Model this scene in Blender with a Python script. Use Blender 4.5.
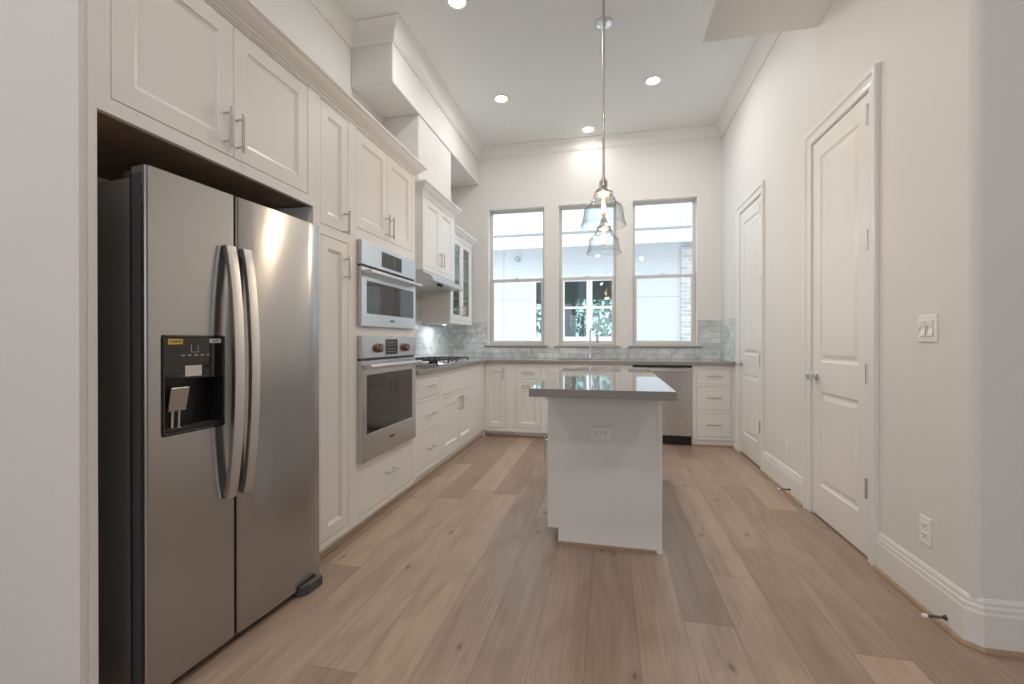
import bpy, bmesh, math, random
from mathutils import Vector, Matrix
random.seed(7)
PI = math.pi
for o in list(bpy.data.objects): bpy.data.objects.remove(o)
SC = bpy.context.scene
COL = SC.collection

# ------------------------------------------------------------------ camera
cam = bpy.data.cameras.new('camera'); camo = bpy.data.objects.new('camera', cam); COL.objects.link(camo)
cam.sensor_width = 36.0; cam.lens = 444.0/1024*36.0; cam.clip_start = .02; cam.clip_end = 200
camo.location = (0, 0, 1.14)
camo.rotation_euler = (math.radians(90-.17), 0, math.radians(12.25))
SC.camera = camo
# ------------------------------------------------------------------ exposure, sky, lights
SC.view_settings.view_transform = 'Standard'
try: SC.view_settings.look = 'None'
except Exception: pass
SC.view_settings.gamma = 1.0
SC.view_settings.use_curve_mapping = False
SC.view_settings.exposure = 0.16
SC.cycles.transparent_max_bounces = 32
W = bpy.data.worlds.new('sky'); SC.world = W; W.use_nodes = True
bg = W.node_tree.nodes['Background']; bg.inputs[0].default_value = (.80, .915, 1.0, 1); bg.inputs[1].default_value = 2.65

def light(name, kind, loc, rot, energy, color, size=None, size_y=None, parent=None, **kw):
    d = bpy.data.lights.new(name, kind); d.energy = energy; d.color = color
    if kind == 'AREA':
        if size_y: d.shape = 'RECTANGLE'; d.size = size; d.size_y = size_y
        else: d.shape = 'DISK'; d.size = size
    elif size is not None: d.shadow_soft_size = size
    for k, v in kw.items(): setattr(d, k, v)
    o = bpy.data.objects.new(name, d); COL.objects.link(o); o.location = loc; o.rotation_euler = rot
    if parent: o.parent = parent
    return o
def portal(name, cx, cy, cz, w, h, rot):
    o = light(name, 'AREA', (cx, cy, cz), rot, 1, (1,1,1), w, h); o.data.cycles.is_portal = True
    return o
WIN_Z = (1.075, 2.885)
WINS = [(-1.564, -.802), (-.633, .103), (.285, 1.050)]
REAR = [(-2.6, -1.2), (-.8, .6)]
for a, b in WINS: portal('window_portal', (a+b)/2, 5.86, sum(WIN_Z)/2, b-a, WIN_Z[1]-WIN_Z[0], (-PI/2, 0, 0))
for a, b in REAR: portal('window_portal', (a+b)/2, -3.62, 1.65, b-a, 1.5, (PI/2, 0, 0))
CAN_E = 8.0; CAN_C = (1.0, .98, .95)
CANS = [(-1.11, 3.17), (-1.10, 4.54), (.425, 4.54), (-.242, 5.42)]          # the four seen in the ceiling
REAR_FILL = [(-1.9, -.6), (-.3, .6), (1.9, -.4), (-.3, -1.8)]                 # unseen lamps added over the room behind the camera as fill light
for x, y in REAR_FILL: light('ceiling_lamp_glow', 'AREA', (x, y, 3.66), (0,0,0), CAN_E*1.7, (1.0, .90, .84), .12)

# ------------------------------------------------------------------ materials
def mat(name, col, rough=.5, metal=0., spec=.5, bump=None, coat=0., aniso=0., emit=None, estr=0):
    m = bpy.data.materials.new(name); m.use_nodes = True
    nt = m.node_tree; b = nt.nodes['Principled BSDF']
    b.inputs['Base Color'].default_value = (*col, 1); b.inputs['Roughness'].default_value = rough
    b.inputs['Metallic'].default_value = metal; b.inputs['Specular IOR Level'].default_value = spec
    b.inputs['Coat Weight'].default_value = coat; b.inputs['Anisotropic'].default_value = aniso
    if emit: b.inputs['Emission Color'].default_value = (*emit, 1); b.inputs['Emission Strength'].default_value = estr
    # every material carries a little procedural tone variation and, if asked, a bump
    tc = nt.nodes.new('ShaderNodeTexCoord')
    n = nt.nodes.new('ShaderNodeTexNoise'); n.inputs['Scale'].default_value = 6
    nt.links.new(tc.outputs['Object'], n.inputs['Vector'])
    mr = nt.nodes.new('ShaderNodeMapRange'); mr.inputs['To Min'].default_value = max(rough-.03, 0); mr.inputs['To Max'].default_value = min(rough+.03, 1)
    nt.links.new(n.outputs['Fac'], mr.inputs['Value']); nt.links.new(mr.outputs[0], b.inputs['Roughness'])
    if bump:
        sc, st = bump
        n2 = nt.nodes.new('ShaderNodeTexNoise'); n2.inputs['Scale'].default_value = sc; n2.inputs['Detail'].default_value = 3
        nt.links.new(tc.outputs['Object'], n2.inputs['Vector'])
        bp = nt.nodes.new('ShaderNodeBump'); bp.inputs['Strength'].default_value = st; bp.inputs['Distance'].default_value = .004
        nt.links.new(n2.outputs['Fac'], bp.inputs['Height']); nt.links.new(bp.outputs[0], b.inputs['Normal'])
    return m
def N(nt, t, **kw):
    n = nt.nodes.new(t)
    for k, v in kw.items():
        if isinstance(k, str) and hasattr(n, k): setattr(n, k, v)
    return n
def mathn(nt, op, a, b=None):
    n = nt.nodes.new('ShaderNodeMath'); n.operation = op
    for i, v in enumerate((a, b)):
        if v is None: continue
        if isinstance(v, (int, float)): n.inputs[i].default_value = v
        else: nt.links.new(v, n.inputs[i])
    return n.outputs[0]
def mixc(nt, fac, a, b, mode='MIX'):
    n = nt.nodes.new('ShaderNodeMix'); n.data_type = 'RGBA'; n.blend_type = mode
    for s, v in ((n.inputs[0], fac), (n.inputs[6], a), (n.inputs[7], b)):
        if isinstance(v, (int, float)): s.default_value = v
        elif isinstance(v, tuple): s.default_value = (*v, 1)
        else: nt.links.new(v, s)
    return n.outputs[2]
def ramp(nt, fac, stops):
    n = nt.nodes.new('ShaderNodeValToRGB'); nt.links.new(fac, n.inputs[0])
    el = n.color_ramp.elements
    while len(el) < len(stops): el.new(.5)
    for e, (p, c) in zip(el, stops): e.position = p; e.color = (*c, 1)
    return n.outputs[0]

def floor_material():
    m = bpy.data.materials.new('oak_planks'); m.use_nodes = True; nt = m.node_tree; b = nt.nodes['Principled BSDF']
    tc = nt.nodes.new('ShaderNodeTexCoord'); sp = nt.nodes.new('ShaderNodeSeparateXYZ'); nt.links.new(tc.outputs['Object'], sp.inputs[0])
    Wd, Ln = .19, 1.9
    xs = mathn(nt, 'DIVIDE', mathn(nt, 'ADD', sp.outputs[0], 20.03), Wd)
    row = mathn(nt, 'FLOOR', xs); fx = mathn(nt, 'FRACT', xs)
    wn = nt.nodes.new('ShaderNodeTexWhiteNoise'); wn.noise_dimensions = '1D'; nt.links.new(row, wn.inputs['W'])
    ys = mathn(nt, 'ADD', mathn(nt, 'DIVIDE', mathn(nt, 'ADD', sp.outputs[1], 30), Ln), mathn(nt, 'MULTIPLY', wn.outputs['Value'], 7.3))
    colm = mathn(nt, 'FLOOR', ys); fy = mathn(nt, 'FRACT', ys)
    cb = nt.nodes.new('ShaderNodeCombineXYZ'); nt.links.new(row, cb.inputs[0]); nt.links.new(colm, cb.inputs[1])
    pn = nt.nodes.new('ShaderNodeTexWhiteNoise'); pn.noise_dimensions = '2D'; nt.links.new(cb.outputs[0], pn.inputs['Vector'])
    base = ramp(nt, pn.outputs['Value'], [(0, (.325,.237,.182)), (.3, (.365,.27,.21)), (.62, (.395,.298,.232)), (.85,(.425,.323,.25)), (1, (.475,.362,.275))])
    # grain: noise stretched along the plank, shifted per plank
    sh = nt.nodes.new('ShaderNodeVectorMath'); sh.operation = 'MULTIPLY_ADD'
    nt.links.new(pn.outputs['Color'], sh.inputs[0]); sh.inputs[1].default_value = (9, 9, 9); nt.links.new(tc.outputs['Object'], sh.inputs[2])
    def stretched(sx, sy, det, dist=0):
        mp = nt.nodes.new('ShaderNodeMapping'); mp.inputs['Scale'].default_value = (sx, sy, 1); nt.links.new(sh.outputs[0], mp.inputs[0])
        n = nt.nodes.new('ShaderNodeTexNoise'); n.inputs['Scale'].default_value = 1; n.inputs['Detail'].default_value = det; n.inputs['Distortion'].default_value = dist
        nt.links.new(mp.outputs[0], n.inputs['Vector']); return n.outputs['Fac']
    g1 = stretched(95, 3.0, 5, .8); g2 = stretched(6, 1.3, 4, 1.6)
    c1 = mixc(nt, 1.0, base, ramp(nt, g1, [(.3, (.86,.85,.84)), (.65, (1.05,1.05,1.05))]), 'MULTIPLY')
    c2 = mixc(nt, 1.0, c1, ramp(nt, g2, [(.3, (.84,.82,.795)), (.62, (1.05,1.05,1.045))]), 'MULTIPLY')
    # knots
    mp = nt.nodes.new('ShaderNodeMapping'); mp.inputs['Scale'].default_value = (3.2, 1.5, 1); nt.links.new(sh.outputs[0], mp.inputs[0])
    nz = nt.nodes.new('ShaderNodeTexNoise'); nz.inputs['Scale'].default_value = 5; nt.links.new(sh.outputs[0], nz.inputs['Vector'])
    vm = nt.nodes.new('ShaderNodeVectorMath'); vm.operation = 'MULTIPLY_ADD'; nt.links.new(nz.outputs['Color'], vm.inputs[0]); vm.inputs[1].default_value = (.12,.12,0); nt.links.new(mp.outputs[0], vm.inputs[2])
    vo = nt.nodes.new('ShaderNodeTexVoronoi'); vo.voronoi_dimensions = '2D'; vo.inputs['Scale'].default_value = 1.15; nt.links.new(vm.outputs[0], vo.inputs['Vector'])
    kn = ramp(nt, vo.outputs['Distance'], [(.0, (1,1,1)), (.022, (.8,.8,.8)), (.04, (.25,.25,.25)), (.09, (0,0,0))])
    kp = mathn(nt, 'GREATER_THAN', mathn(nt, 'FRACT', mathn(nt, 'MULTIPLY', pn.outputs['Value'], 37.1)), .55)
    c3 = mixc(nt, mathn(nt, 'MULTIPLY', mathn(nt, 'MULTIPLY', kn, kp), .75), c2, (.10,.075,.06))
    # seams
    ex = mathn(nt, 'MINIMUM', fx, mathn(nt, 'SUBTRACT', 1, fx)); ey = mathn(nt, 'MINIMUM', fy, mathn(nt, 'SUBTRACT', 1, fy))
    sx = mathn(nt, 'LESS_THAN', ex, .0075); sy = mathn(nt, 'LESS_THAN', ey, .0009)
    seam = mathn(nt, 'MAXIMUM', sx, sy)
    c4 = mixc(nt, mathn(nt, 'MULTIPLY', seam, .55), c3, (.12,.085,.06))
    nt.links.new(c4, b.inputs['Base Color'])
    rr = nt.nodes.new('ShaderNodeMapRange'); rr.inputs['To Min'].default_value = .26; rr.inputs['To Max'].default_value = .40; nt.links.new(g1, rr.inputs['Value']); nt.links.new(rr.outputs[0], b.inputs['Roughness'])
    bp = nt.nodes.new('ShaderNodeBump'); bp.inputs['Strength'].default_value = .25; bp.inputs['Distance'].default_value = .002
    nt.links.new(mathn(nt, 'SUBTRACT', g1, mathn(nt, 'MULTIPLY', seam, 1.5)), bp.inputs['Height']); nt.links.new(bp.outputs[0], b.inputs['Normal'])
    return m
def tile_material(axis):
    m = bpy.data.materials.new('marble_tile'); m.use_nodes = True; nt = m.node_tree; b = nt.nodes['Principled BSDF']
    tc = nt.nodes.new('ShaderNodeTexCoord'); sp = nt.nodes.new('ShaderNodeSeparateXYZ'); nt.links.new(tc.outputs['Object'], sp.inputs[0])
    cb = nt.nodes.new('ShaderNodeCombineXYZ'); nt.links.new(sp.outputs[axis], cb.inputs[0]); nt.links.new(mathn(nt, 'ADD', sp.outputs[2], -.914), cb.inputs[1])
    br = nt.nodes.new('ShaderNodeTexBrick'); nt.links.new(cb.outputs[0], br.inputs['Vector'])
    br.inputs['Scale'].default_value = 1; br.inputs['Brick Width'].default_value = .20; br.inputs['Row Height'].default_value = .0655; br.inputs['Mortar Size'].default_value = .0016
    br.inputs['Color1'].default_value = (.56,.60,.61,1); br.inputs['Color2'].default_value = (.78,.825,.84,1); br.inputs['Mortar'].default_value = (.42,.42,.40,1)
    n = nt.nodes.new('ShaderNodeTexNoise'); n.inputs['Scale'].default_value = 7; n.inputs['Detail'].default_value = 6; n.inputs['Distortion'].default_value = 1.2; nt.links.new(tc.outputs['Object'], n.inputs['Vector'])
    c = mixc(nt, .8, br.outputs['Color'], ramp(nt, n.outputs['Fac'], [(.36, (.74,.75,.74)), (.55, (1.04,1.04,1.04))]), 'MULTIPLY')
    nt.links.new(c, b.inputs['Base Color']); b.inputs['Roughness'].default_value = .28
    bp = nt.nodes.new('ShaderNodeBump'); bp.inputs['Strength'].default_value = .4; bp.inputs['Distance'].default_value = .002; bp.invert = True
    nt.links.new(br.outputs['Fac'], bp.inputs['Height']); nt.links.new(bp.outputs[0], b.inputs['Normal'])
    return m
def brushed(name, col, rough, direction=2):
    m = mat(name, col, rough, 1.0); nt = m.node_tree; b = nt.nodes['Principled BSDF']
    tc = nt.nodes.new('ShaderNodeTexCoord'); mp = nt.nodes.new('ShaderNodeMapping')
    s = [110, 110, 110]; s[direction] = 1.5; mp.inputs['Scale'].default_value = s; nt.links.new(tc.outputs['Object'], mp.inputs[0])
    n = nt.nodes.new('ShaderNodeTexNoise'); n.inputs['Scale'].default_value = 1; n.inputs['Detail'].default_value = 2; nt.links.new(mp.outputs[0], n.inputs['Vector'])
    mr = nt.nodes.new('ShaderNodeMapRange'); mr.inputs['To Min'].default_value = rough-.006; mr.inputs['To Max'].default_value = rough+.006
    b.inputs['Anisotropic'].default_value = .75; b.inputs['Anisotropic Rotation'].default_value = .25
    nt.links.new(n.outputs['Fac'], mr.inputs['Value']); nt.links.new(mr.outputs[0], b.inputs['Roughness'])
    # slow waviness of sheet steel
    mp2 = nt.nodes.new('ShaderNodeMapping'); s2 = [3.2, 3.2, 3.2]; s2[2] = .5; mp2.inputs['Scale'].default_value = s2; nt.links.new(tc.outputs['Object'], mp2.inputs[0])
    n2 = nt.nodes.new('ShaderNodeTexNoise'); n2.inputs['Scale'].default_value = 1; n2.inputs['Detail'].default_value = 0; nt.links.new(mp2.outputs[0], n2.inputs['Vector'])
    bp = nt.nodes.new('ShaderNodeBump'); bp.inputs['Strength'].default_value = .30; bp.inputs['Distance'].default_value = .02
    nt.links.new(n2.outputs['Fac'], bp.inputs['Height']); nt.links.new(bp.outputs[0], b.inputs['Normal'])
    return m
def glass_material(name, tint=(1,1,1), gloss=.9, ior=1.45, rough=0.0, edge=None):
    m = bpy.data.materials.new(name); m.use_nodes = True; nt = m.node_tree
    nt.nodes.remove(nt.nodes['Principled BSDF']); out = nt.nodes['Material Output']
    t = nt.nodes.new('ShaderNodeBsdfTransparent'); t.inputs[0].default_value = (*tint, 1)
    g = nt.nodes.new('ShaderNodeBsdfGlossy'); g.inputs['Roughness'].default_value = rough; g.inputs[0].default_value = (gloss, gloss, gloss, 1)
    lw = nt.nodes.new('ShaderNodeLayerWeight'); lw.inputs[0].default_value = .5
    f0 = ((ior-1)/(ior+1))**2
    f = mathn(nt, 'ADD', mathn(nt, 'MULTIPLY', mathn(nt, 'POWER', lw.outputs['Facing'], 5.0 if ior < 1.6 else 3.0), 1-f0), f0)
    if edge:   # longer path through the wall of the glass near its outline
        nt.links.new(mixc(nt, mathn(nt, 'POWER', lw.outputs['Facing'], 3.0), tuple(tint), edge), t.inputs[0])
    mx = nt.nodes.new('ShaderNodeMixShader'); nt.links.new(f, mx.inputs[0]); nt.links.new(t.outputs[0], mx.inputs[1]); nt.links.new(g.outputs[0], mx.inputs[2])
    nt.links.new(mx.outputs[0], out.inputs[0]); return m
def stone(name, c1, c2, rough, scale=60):
    m = mat(name, c1, rough); nt = m.node_tree; b = nt.nodes['Principled BSDF']
    tc = nt.nodes.new('ShaderNodeTexCoord'); n = nt.nodes.new('ShaderNodeTexNoise'); n.inputs['Scale'].default_value = scale; n.inputs['Detail'].default_value = 3
    nt.links.new(tc.outputs['Object'], n.inputs['Vector']); nt.links.new(ramp(nt, n.outputs['Fac'], [(.35, c1), (.65, c2)]), b.inputs['Base Color'])
    return m
def plywood():
    m = mat('raw_plywood', (.3,.17,.09), .6); nt = m.node_tree; b = nt.nodes['Principled BSDF']
    tc = nt.nodes.new('ShaderNodeTexCoord'); mp = nt.nodes.new('ShaderNodeMapping'); mp.inputs['Scale'].default_value = (3, 30, 30); nt.links.new(tc.outputs['Object'], mp.inputs[0])
    n = nt.nodes.new('ShaderNodeTexNoise'); n.inputs['Scale'].default_value = 1; nt.links.new(mp.outputs[0], n.inputs['Vector'])
    nt.links.new(ramp(nt, n.outputs['Fac'], [(.3, (.24,.155,.10)), (.7, (.32,.21,.14))]), b.inputs['Base Color']); return m
def brick_material():
    m = bpy.data.materials.new('white_brick'); m.use_nodes = True; nt = m.node_tree; b = nt.nodes['Principled BSDF']
    tc = nt.nodes.new('ShaderNodeTexCoord'); sp = nt.nodes.new('ShaderNodeSeparateXYZ'); nt.links.new(tc.outputs['Object'], sp.inputs[0])
    cb = nt.nodes.new('ShaderNodeCombineXYZ'); nt.links.new(mathn(nt, 'ADD', sp.outputs[0], sp.outputs[1]), cb.inputs[0]); nt.links.new(sp.outputs[2], cb.inputs[1])
    br = nt.nodes.new('ShaderNodeTexBrick'); nt.links.new(cb.outputs[0], br.inputs['Vector']); br.inputs['Scale'].default_value = 1
    br.inputs['Brick Width'].default_value = .22; br.inputs['Row Height'].default_value = .075; br.inputs['Mortar Size'].default_value = .007
    br.inputs['Color1'].default_value = (.44,.43,.44,1); br.inputs['Color2'].default_value = (.64,.63,.63,1); br.inputs['Mortar'].default_value = (.75,.74,.72,1)
    nt.links.new(br.outputs['Color'], b.inputs['Base Color']); b.inputs['Roughness'].default_value = .8
    return m

M = dict(
    wall=mat('wall_paint', (.79,.785,.775), .6, bump=(90,.13)),
    ceil=mat('ceiling_paint', (.83,.86,.86), .7, bump=(90,.1)),
    trim=mat('trim_paint', (.84,.835,.82), .32),
    cab=mat('cabinet_paint', (.84,.835,.83), .34),
    floor=floor_material(),
    shoe=mat('shoe_molding_oak', (.38,.27,.18), .45),
    tileY=tile_material(1), tileX=tile_material(0),
    steel=brushed('stainless_steel', (.60,.60,.60), .27, 0),
    fridge=brushed('fridge_steel', (.46,.455,.455), .24, 1),
    steel_h=brushed('handle_steel', (.60,.59,.585), .38, 2),
    nickel=mat('satin_nickel', (.60,.58,.55), .26, 1.0),
    chrome=mat('chrome', (.75,.77,.80), .08, 1.0),
    black=mat('black_plastic', (.014,.014,.015), .35),
    blackgl=mat('black_glass', (.012,.012,.013), .05, coat=.4),
    darkgrey=mat('dark_grey_plastic', (.07,.07,.075), .4),
    casegrey=mat('case_grey', (.34,.34,.35), .38, .5),
    iron=mat('cast_iron', (.02,.02,.022), .55),
    ply=plywood(),
    stone=stone('grey_quartz', (.27,.255,.24), (.285,.27,.255), .10),
    quartz_island=stone('grey_quartz_polished', (.235,.222,.212), (.25,.236,.226), .04),
    glass=glass_material('window_glass'),
    cabglass=glass_material('cabinet_glass', (.86,.93,.93), .9, 1.5),
    shadeglass=glass_material('shade_glass', (.965,.975,.98), 1.0, 1.52, edge=(.34,.38,.40)),
    vinyl=mat('window_vinyl', (.68,.665,.64), .45),
    white=mat('white_plastic', (.90,.90,.89), .35),
    bronze=mat('brown_knob_metal', (.30,.20,.16), .16, 1.0),
    yellow=mat('yellow_sticker', (.75,.55,.10), .5),
    paper=mat('white_sticker', (.75,.75,.74), .5),
    ink=mat('printed_ink', (.03,.03,.03), .5),
    lightink=mat('light_print', (.55,.56,.58), .4),
    lamp=mat('lamp_lens', (1,.9,.8), .5, emit=(1,.80,.56), estr=9),
    coollamp=mat('cool_lamp_lens', (.9,.95,1), .5, emit=(.86,.94,1), estr=5),
    greyplate=mat('grey_outlet_plastic', (.52,.54,.54), .4),
    filament=mat('filament_glow', (1,.6,.3), .5, emit=(1,.42,.13), estr=9),
    bulbglass=glass_material('bulb_glass', (1.0,.80,.58), .8, 1.45),
    stucco=mat('white_stucco', (.66,.68,.70), .8, bump=(60,.2)),
    stucco2=mat('white_fascia_paint', (.76,.77,.78), .7),
    joint=mat('panel_joint', (.44,.46,.47), .8),
    nbframe=mat('white_window_frame', (.9,.91,.92), .4),
    nbglass=glass_material('neighbour_glass', (.55,.68,.68), .9, 1.7),
    brick=brick_material(),
    leafm=mat('leaf_green', (.13,.19,.10), .6), bark=mat('bark', (.16,.11,.08), .8),
    paving=mat('concrete_paving', (.55,.55,.54), .8, bump=(30,.3)),
    dimwall=mat('neighbour_room_paint', (.60,.66,.66), .7),
    insidecab=mat('cabinet_inside', (.60,.63,.63), .5),
)

for k_ in ('quartz_island', 'stone'): M[k_].node_tree.nodes['Principled BSDF'].inputs['Specular IOR Level'].default_value = .9
# ------------------------------------------------------------------ building helpers
LEFT = lambda u, n, z: (n, u, z)        # faces +X, u runs along Y
BACK = lambda u, n, z: (u, -n, z)       # faces -Y, u runs along X, n is measured from Y=0 towards -Y
RIGHT = lambda u, n, z: (-n, u, z)      # faces -X
WORLD = lambda x, y, z: (x, y, z)

class MB:
    def __init__(s, f=WORLD): s.bm = bmesh.new(); s.f = f
    def v(s, p): return s.bm.verts.new(s.f(*p))
    def face(s, vs):
        try: return s.bm.faces.new(vs)
        except ValueError: return None
    def box(s, a, b):
        x0, y0, z0 = a; x1, y1, z1 = b
        V = [s.v(p) for p in ((x0,y0,z0),(x1,y0,z0),(x1,y1,z0),(x0,y1,z0),(x0,y0,z1),(x1,y0,z1),(x1,y1,z1),(x0,y1,z1))]
        for q in ((0,3,2,1),(4,5,6,7),(0,1,5,4),(1,2,6,5),(2,3,7,6),(3,0,4,7)): s.face([V[i] for i in q])
        return s
    def rings(s, R, closed=True, cap0=True, cap1=True, loop=False):
        VR = [[s.v(p) for p in r] for r in R]; n = len(VR[0])
        rng = range(len(VR) if loop else len(VR)-1)
        for i in rng:
            A, B = VR[i], VR[(i+1) % len(VR)]
            for j in range(n if closed else n-1): s.face([A[j], A[(j+1)%n], B[(j+1)%n], B[j]])
        if not loop and closed:
            if cap0: s.face(list(reversed(VR[0])))
            if cap1: s.face(VR[-1])
        return s
    def tube(s, pts, r, n=12, caps=True):
        pts = [Vector(p) for p in pts]; rr = r if isinstance(r, (list, tuple)) else [r]*len(pts)
        R = []; up = None
        for i, p in enumerate(pts):
            d = (pts[min(i+1, len(pts)-1)] - pts[max(i-1, 0)]).normalized()
            if up is None: up = Vector((0,0,1)) if abs(d.z) < .9 else Vector((1,0,0))
            a = d.cross(up).normalized(); b = a.cross(d).normalized(); up = b
            R.append([tuple(p + rr[i]*(a*math.cos(t)+b*math.sin(t))) for t in (2*PI*k/n for k in range(n))])
        return s.rings(R, True, caps, caps)
    def lathe(s, prof, c, n=28, axis='z', closedprof=False):
        R = []
        for r, h in prof:
            ring = []
            for k in range(n):
                t = 2*PI*k/n; a, b = r*math.cos(t), r*math.sin(t)
                if axis == 'z': p = (c[0]+a, c[1]+b, c[2]+h)
                elif axis == 'x': p = (c[0]+h, c[1]+a, c[2]+b)
                else: p = (c[0]+a, c[1]+h, c[2]+b)
                ring.append(p)
            R.append(ring)
        return s.rings(R, True, not closedprof, not closedprof, loop=closedprof)
    def prism(s, poly, h0, h1, axis='u'):
        # poly in the plane across the axis. axis 'u': poly=(n,z); 'z': poly=(u,n); 'n': poly=(u,z)
        def P(a, b, h): return (h, a, b) if axis == 'u' else ((a, b, h) if axis == 'z' else (a, h, b))
        return s.rings([[P(a, b, h) for a, b in poly] for h in (h0, h1)])
    def sweep(s, path, prof, mitre=True):
        """path: list of (x,y) ; prof: list of (out, z). the profile is carried along the path, 'out' to the right of travel"""
        n = len(path); R = []
        for i, p in enumerate(path):
            p = Vector(p); ds = []
            if i > 0: ds.append((p-Vector(path[i-1])).normalized())
            if i < n-1: ds.append((Vector(path[i+1])-p).normalized())
            ns = [Vector((d.y, -d.x)) for d in ds]
            if len(ns) == 2:
                m = (ns[0]+ns[1]); m = m/m.dot(ns[0])
            else: m = ns[0]
            R.append([(p.x+m.x*o, p.y+m.y*o, z) for o, z in prof])
        return s.rings(R)
    def build(s, name, material, parent=None, bevel=0, smooth=False, seg=1, weld=False, loc=None):
        if weld: bmesh.ops.remove_doubles(s.bm, verts=s.bm.verts, dist=1e-5)
        bmesh.ops.recalc_face_normals(s.bm, faces=s.bm.faces)
        me = bpy.data.meshes.new(name); s.bm.to_mesh(me); s.bm.free()
        me.materials.append(material)
        o = bpy.data.objects.new(name, me); COL.objects.link(o)
        if smooth:
            for p in me.polygons: p.use_smooth = True
            try: me.set_sharp_from_angle(angle=math.radians(38))
            except Exception: pass
        if bevel:
            b = o.modifiers.new('bevel', 'BEVEL'); b.width = bevel; b.segments = seg; b.limit_method = 'ANGLE'; b.angle_limit = math.radians(35)
        if parent:
            o.parent = parent
            if any(parent.location) or any(parent.rotation_euler): o.matrix_parent_inverse = Matrix.Identity(4)
        return o
def empty(name, loc=(0,0,0), rz=0, label=None, cat=None, group=None, kind=None):
    o = bpy.data.objects.new(name, None); COL.objects.link(o); o.location = loc; o.rotation_euler = (0,0,rz); o.empty_display_size = .1
    return tag(o, label, cat, group, kind)
def tag(o, label=None, cat=None, group=None, kind=None):
    if label: o['label'] = label
    if cat: o['category'] = cat
    if group: o['group'] = group
    if kind: o['kind'] = kind
    return o
def lab(o, t): o['label'] = t; return o
def struct(o, label=None): return tag(o, label, None, None, 'structure')
def copy_tree(o, parent=None):
    c = o.copy(); COL.objects.link(c); c.parent = parent
    for ch in list(o.children): copy_tree(ch, c)
    return c

def plate(f, outer, holes, n0, n1, bm=None):
    """a flat plate u0,u1,z0,z1 with rectangular holes, between n0 (back) and n1 (front)"""
    mb = bm or MB(f); u0, u1, z0, z1 = outer
    us = sorted({u0, u1, *[h[0] for h in holes], *[h[1] for h in holes]}); zs = sorted({z0, z1, *[h[2] for h in holes], *[h[3] for h in holes]})
    us = [u for u in us if u0 <= u <= u1]; zs = [z for z in zs if z0 <= z <= z1]
    solid = {}
    for i in range(len(us)-1):
        for j in range(len(zs)-1):
            cu, cz = (us[i]+us[i+1])/2, (zs[j]+zs[j+1])/2
            solid[i, j] = not any(h[0] < cu < h[1] and h[2] < cz < h[3] for h in holes)
    cache = {}
    def V(i, j, k):
        if (i, j, k) not in cache: cache[i, j, k] = mb.v((us[i], (n0, n1)[k], zs[j]))
        return cache[i, j, k]
    for (i, j), sol in solid.items():
        if not sol: continue
        for k in (0, 1): mb.face([V(i,j,k), V(i+1,j,k), V(i+1,j+1,k), V(i,j+1,k)])
        for di, dj, e in ((-1,0,((i,j),(i,j+1))), (1,0,((i+1,j),(i+1,j+1))), (0,-1,((i,j),(i+1,j))), (0,1,((i,j+1),(i+1,j+1)))):
            if not solid.get((i+di, j+dj), False):
                (a, b), (c, d) = e; mb.face([V(a,b,0), V(c,d,0), V(c,d,1), V(a,b,1)])
    return mb
def rect_rings(mb, u0, u1, z0, z1, steps, cap=True):
    """nested rectangles: steps = [(inset, n), ...]"""
    R = [[(u0+i, n, z0+i), (u1-i, n, z0+i), (u1-i, n, z1-i), (u0+i, n, z1-i)] for i, n in steps]
    return mb.rings(R, True, True, cap)
def shaker(f, r, n, t, parent, name='door', fw=.062, depth=.011, material=None):
    """inset door or drawer front; r=(u0,u1,z0,z1), back at n-t, front at n"""
    mb = MB(f); u0, u1, z0, z1 = r
    if fw:
        rect_rings(mb, u0, u1, z0, z1, [(0, n-t), (0, n-.0015), (.0015, n), (fw, n), (fw+.003, n-.0045), (fw+.016, n-depth), (fw+.0165, n-depth)])
    else:
        rect_rings(mb, u0, u1, z0, z1, [(0, n-t), (0, n-.0015), (.0015, n)])
    return mb.build(name, material or M['cab'], parent)
def bar_pull(f, parent, u, z, n, L, vert=True, r=.0058, out=.034, name='handle'):
    mb = MB(f); h = L/2; k = h*.72
    if vert: bar = [(u, n+out, z-h), (u, n+out, z+h)]; posts = [(u, z-k), (u, z+k)]
    else: bar = [(u-h, n+out, z), (u+h, n+out, z)]; posts = [(u-k, z), (u+k, z)]
    mb.tube(bar, r, 10)
    for a, b in posts: mb.tube([(a, n-.0005, b), (a, n+out, b)], r*.8, 8)
    return mb.build(name, M['nickel'], parent, smooth=True)
def carcass(f, parent, r, holes, nf, nb, name='cabinet_body', ft=.02, material=None, toe=None, side_panels=True):
    """face frame with openings plus the box behind it"""
    mb = plate(f, r, holes, nf-ft, nf)
    u0, u1, z0, z1 = r
    if nb is not None: mb.box((u0+.001, nb, z0+.001), (u1-.001, nf-ft-.0005, z1-.001))
    if toe: mb.box((u0+.001, nb, 0.0), (u1-.001, nf-toe, z0+.002))
    return mb.build(name, material or M['cab'], parent)
def frame_text(txt, size, f, parent, material, u, z, n, name='lettering', sx=1, bold=0.0):
    c = bpy.data.curves.new('t', 'FONT'); c.body = txt; c.size = size; c.align_x = 'CENTER'; c.align_y = 'CENTER'; c.extrude = .0004; c.offset = bold
    t = bpy.data.objects.new('t', c); COL.objects.link(t); dg = bpy.context.evaluated_depsgraph_get(); dg.update()
    me = bpy.data.meshes.new_from_object(t.evaluated_get(dg)); bpy.data.objects.remove(t)
    for v in me.vertices: v.co = Vector(f(u+v.co.x*sx, n+.0004+v.co.z, z+v.co.y))
    me.materials.clear(); me.materials.append(material)
    o = bpy.data.objects.new(name, me); COL.objects.link(o); o.parent = parent
    return o

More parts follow.
